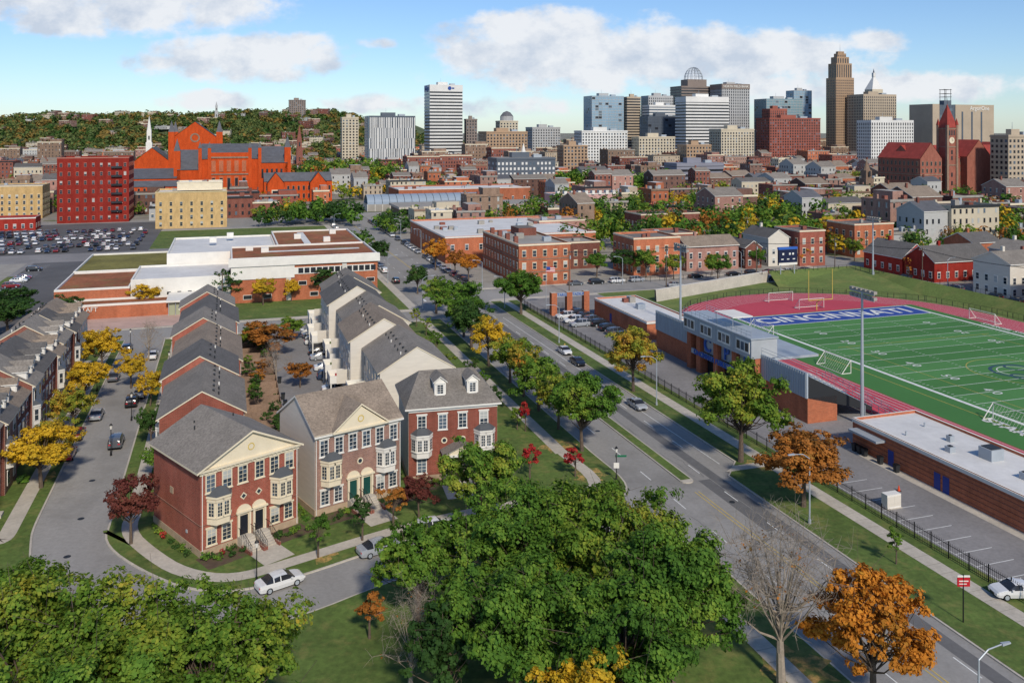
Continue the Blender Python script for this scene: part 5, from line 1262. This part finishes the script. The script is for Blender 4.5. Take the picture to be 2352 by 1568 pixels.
def noise(sx,sy,sc,det,off=0,rough=.6):
    cb=nt.nodes.new('ShaderNodeCombineXYZ'); nt.links.new(mth('MULTIPLY',u,sx),cb.inputs[0]); nt.links.new(mth('MULTIPLY',v,sy),cb.inputs[1]); cb.inputs[2].default_value=off
    n=nt.nodes.new('ShaderNodeTexNoise'); n.inputs['Scale'].default_value=sc; n.inputs['Detail'].default_value=det; n.inputs['Roughness'].default_value=rough; nt.links.new(cb.outputs[0],n.inputs['Vector']); return n.outputs['Fac']
clouds=[(.07,.088,.16,.046,1.35),(.03,.112,.09,.03,1.35),(.24,.088,.2,.034,1.3),(.36,.098,.13,.02,.9),(-.31,.084,.125,.028,1.3),(-.28,.098,.07,.018,1.2),(-.45,.142,.2,.036,1.2),(-.35,.034,.06,.014,1.1),(.38,.05,.24,.024,1.0),(-.15,.03,.08,.014,.9),(-.155,.1,.035,.01,.7),(.02,.028,.13,.018,.6),(-.58,.15,.1,.04,1)]
mask=None
for cu_,cv,a,b,k in clouds:
    du=mth('DIVIDE',mth('SUBTRACT',u,cu_),a); dv=mth('DIVIDE',mth('SUBTRACT',v,cv),b)
    e=mth('SUBTRACT',k,mth('ADD',mth('MULTIPLY',du,du),mth('MULTIPLY',dv,dv)))
    mask=e if mask is None else mth('MAXIMUM',mask,e)
n1=noise(1,1.5,20,8,0,.56)
d=mth('ADD',mth('MAXIMUM',mask,-1.6),mth('MULTIPLY',mth('SUBTRACT',n1,.5),3.0))
mr=nt.nodes.new('ShaderNodeMapRange'); mr.interpolation_type='SMOOTHSTEP'; mr.inputs[1].default_value=.0; mr.inputs[2].default_value=.85; mr.inputs[4].default_value=.95; nt.links.new(d,mr.inputs[0])
sh=noise(1,1.4,14,6,3.3); sr=nt.nodes.new('ShaderNodeMapRange'); sr.inputs[1].default_value=.36; sr.inputs[2].default_value=.56; nt.links.new(sh,sr.inputs[0])
cc=nt.nodes.new('ShaderNodeMix'); cc.data_type='RGBA'; cc.inputs[6].default_value=(4.1,4.6,5.4,1); cc.inputs[7].default_value=(6.1,6.25,6.5,1); nt.links.new(sr.outputs[0],cc.inputs[0])
tint=nt.nodes.new('ShaderNodeMix'); tint.data_type='RGBA'; tint.blend_type='MULTIPLY'; tint.inputs[0].default_value=1; tint.inputs[7].default_value=(.66,.76,.90,1); nt.links.new(sk.outputs[0],tint.inputs[6])
mx=nt.nodes.new('ShaderNodeMix'); mx.data_type='RGBA'; nt.links.new(mr.outputs[0],mx.inputs[0]); nt.links.new(tint.outputs[2],mx.inputs[6]); nt.links.new(cc.outputs[2],mx.inputs[7])
nt.links.new(mx.outputs[2],bg.inputs[0])
L=bpy.data.lights.new('sun','SUN'); L.energy=3.5; L.angle=math.radians(5); L.color=(1,.91,.78)
so=bpy.data.objects.new('sun',L); bpy.context.collection.objects.link(so)
sd=Vector((math.sin(AZ)*math.cos(EL),math.cos(AZ)*math.cos(EL),math.sin(EL))); so.rotation_euler=sd.to_track_quat('Z','Y').to_euler(); so.location=(0,0,300)
cam=bpy.data.cameras.new('camera'); co=bpy.data.objects.new('camera',cam); bpy.context.collection.objects.link(co)
co.location=(0,0,45); co.rotation_euler=(math.pi/2,0,0); cam.sensor_width=36; cam.lens=36*2000/2352; cam.shift_y=-484/2352; cam.clip_end=20000; cam.clip_start=1
bpy.context.scene.camera=co
sc=bpy.context.scene; sc.view_settings.view_transform='Standard'; sc.view_settings.look='None'; sc.view_settings.exposure=0
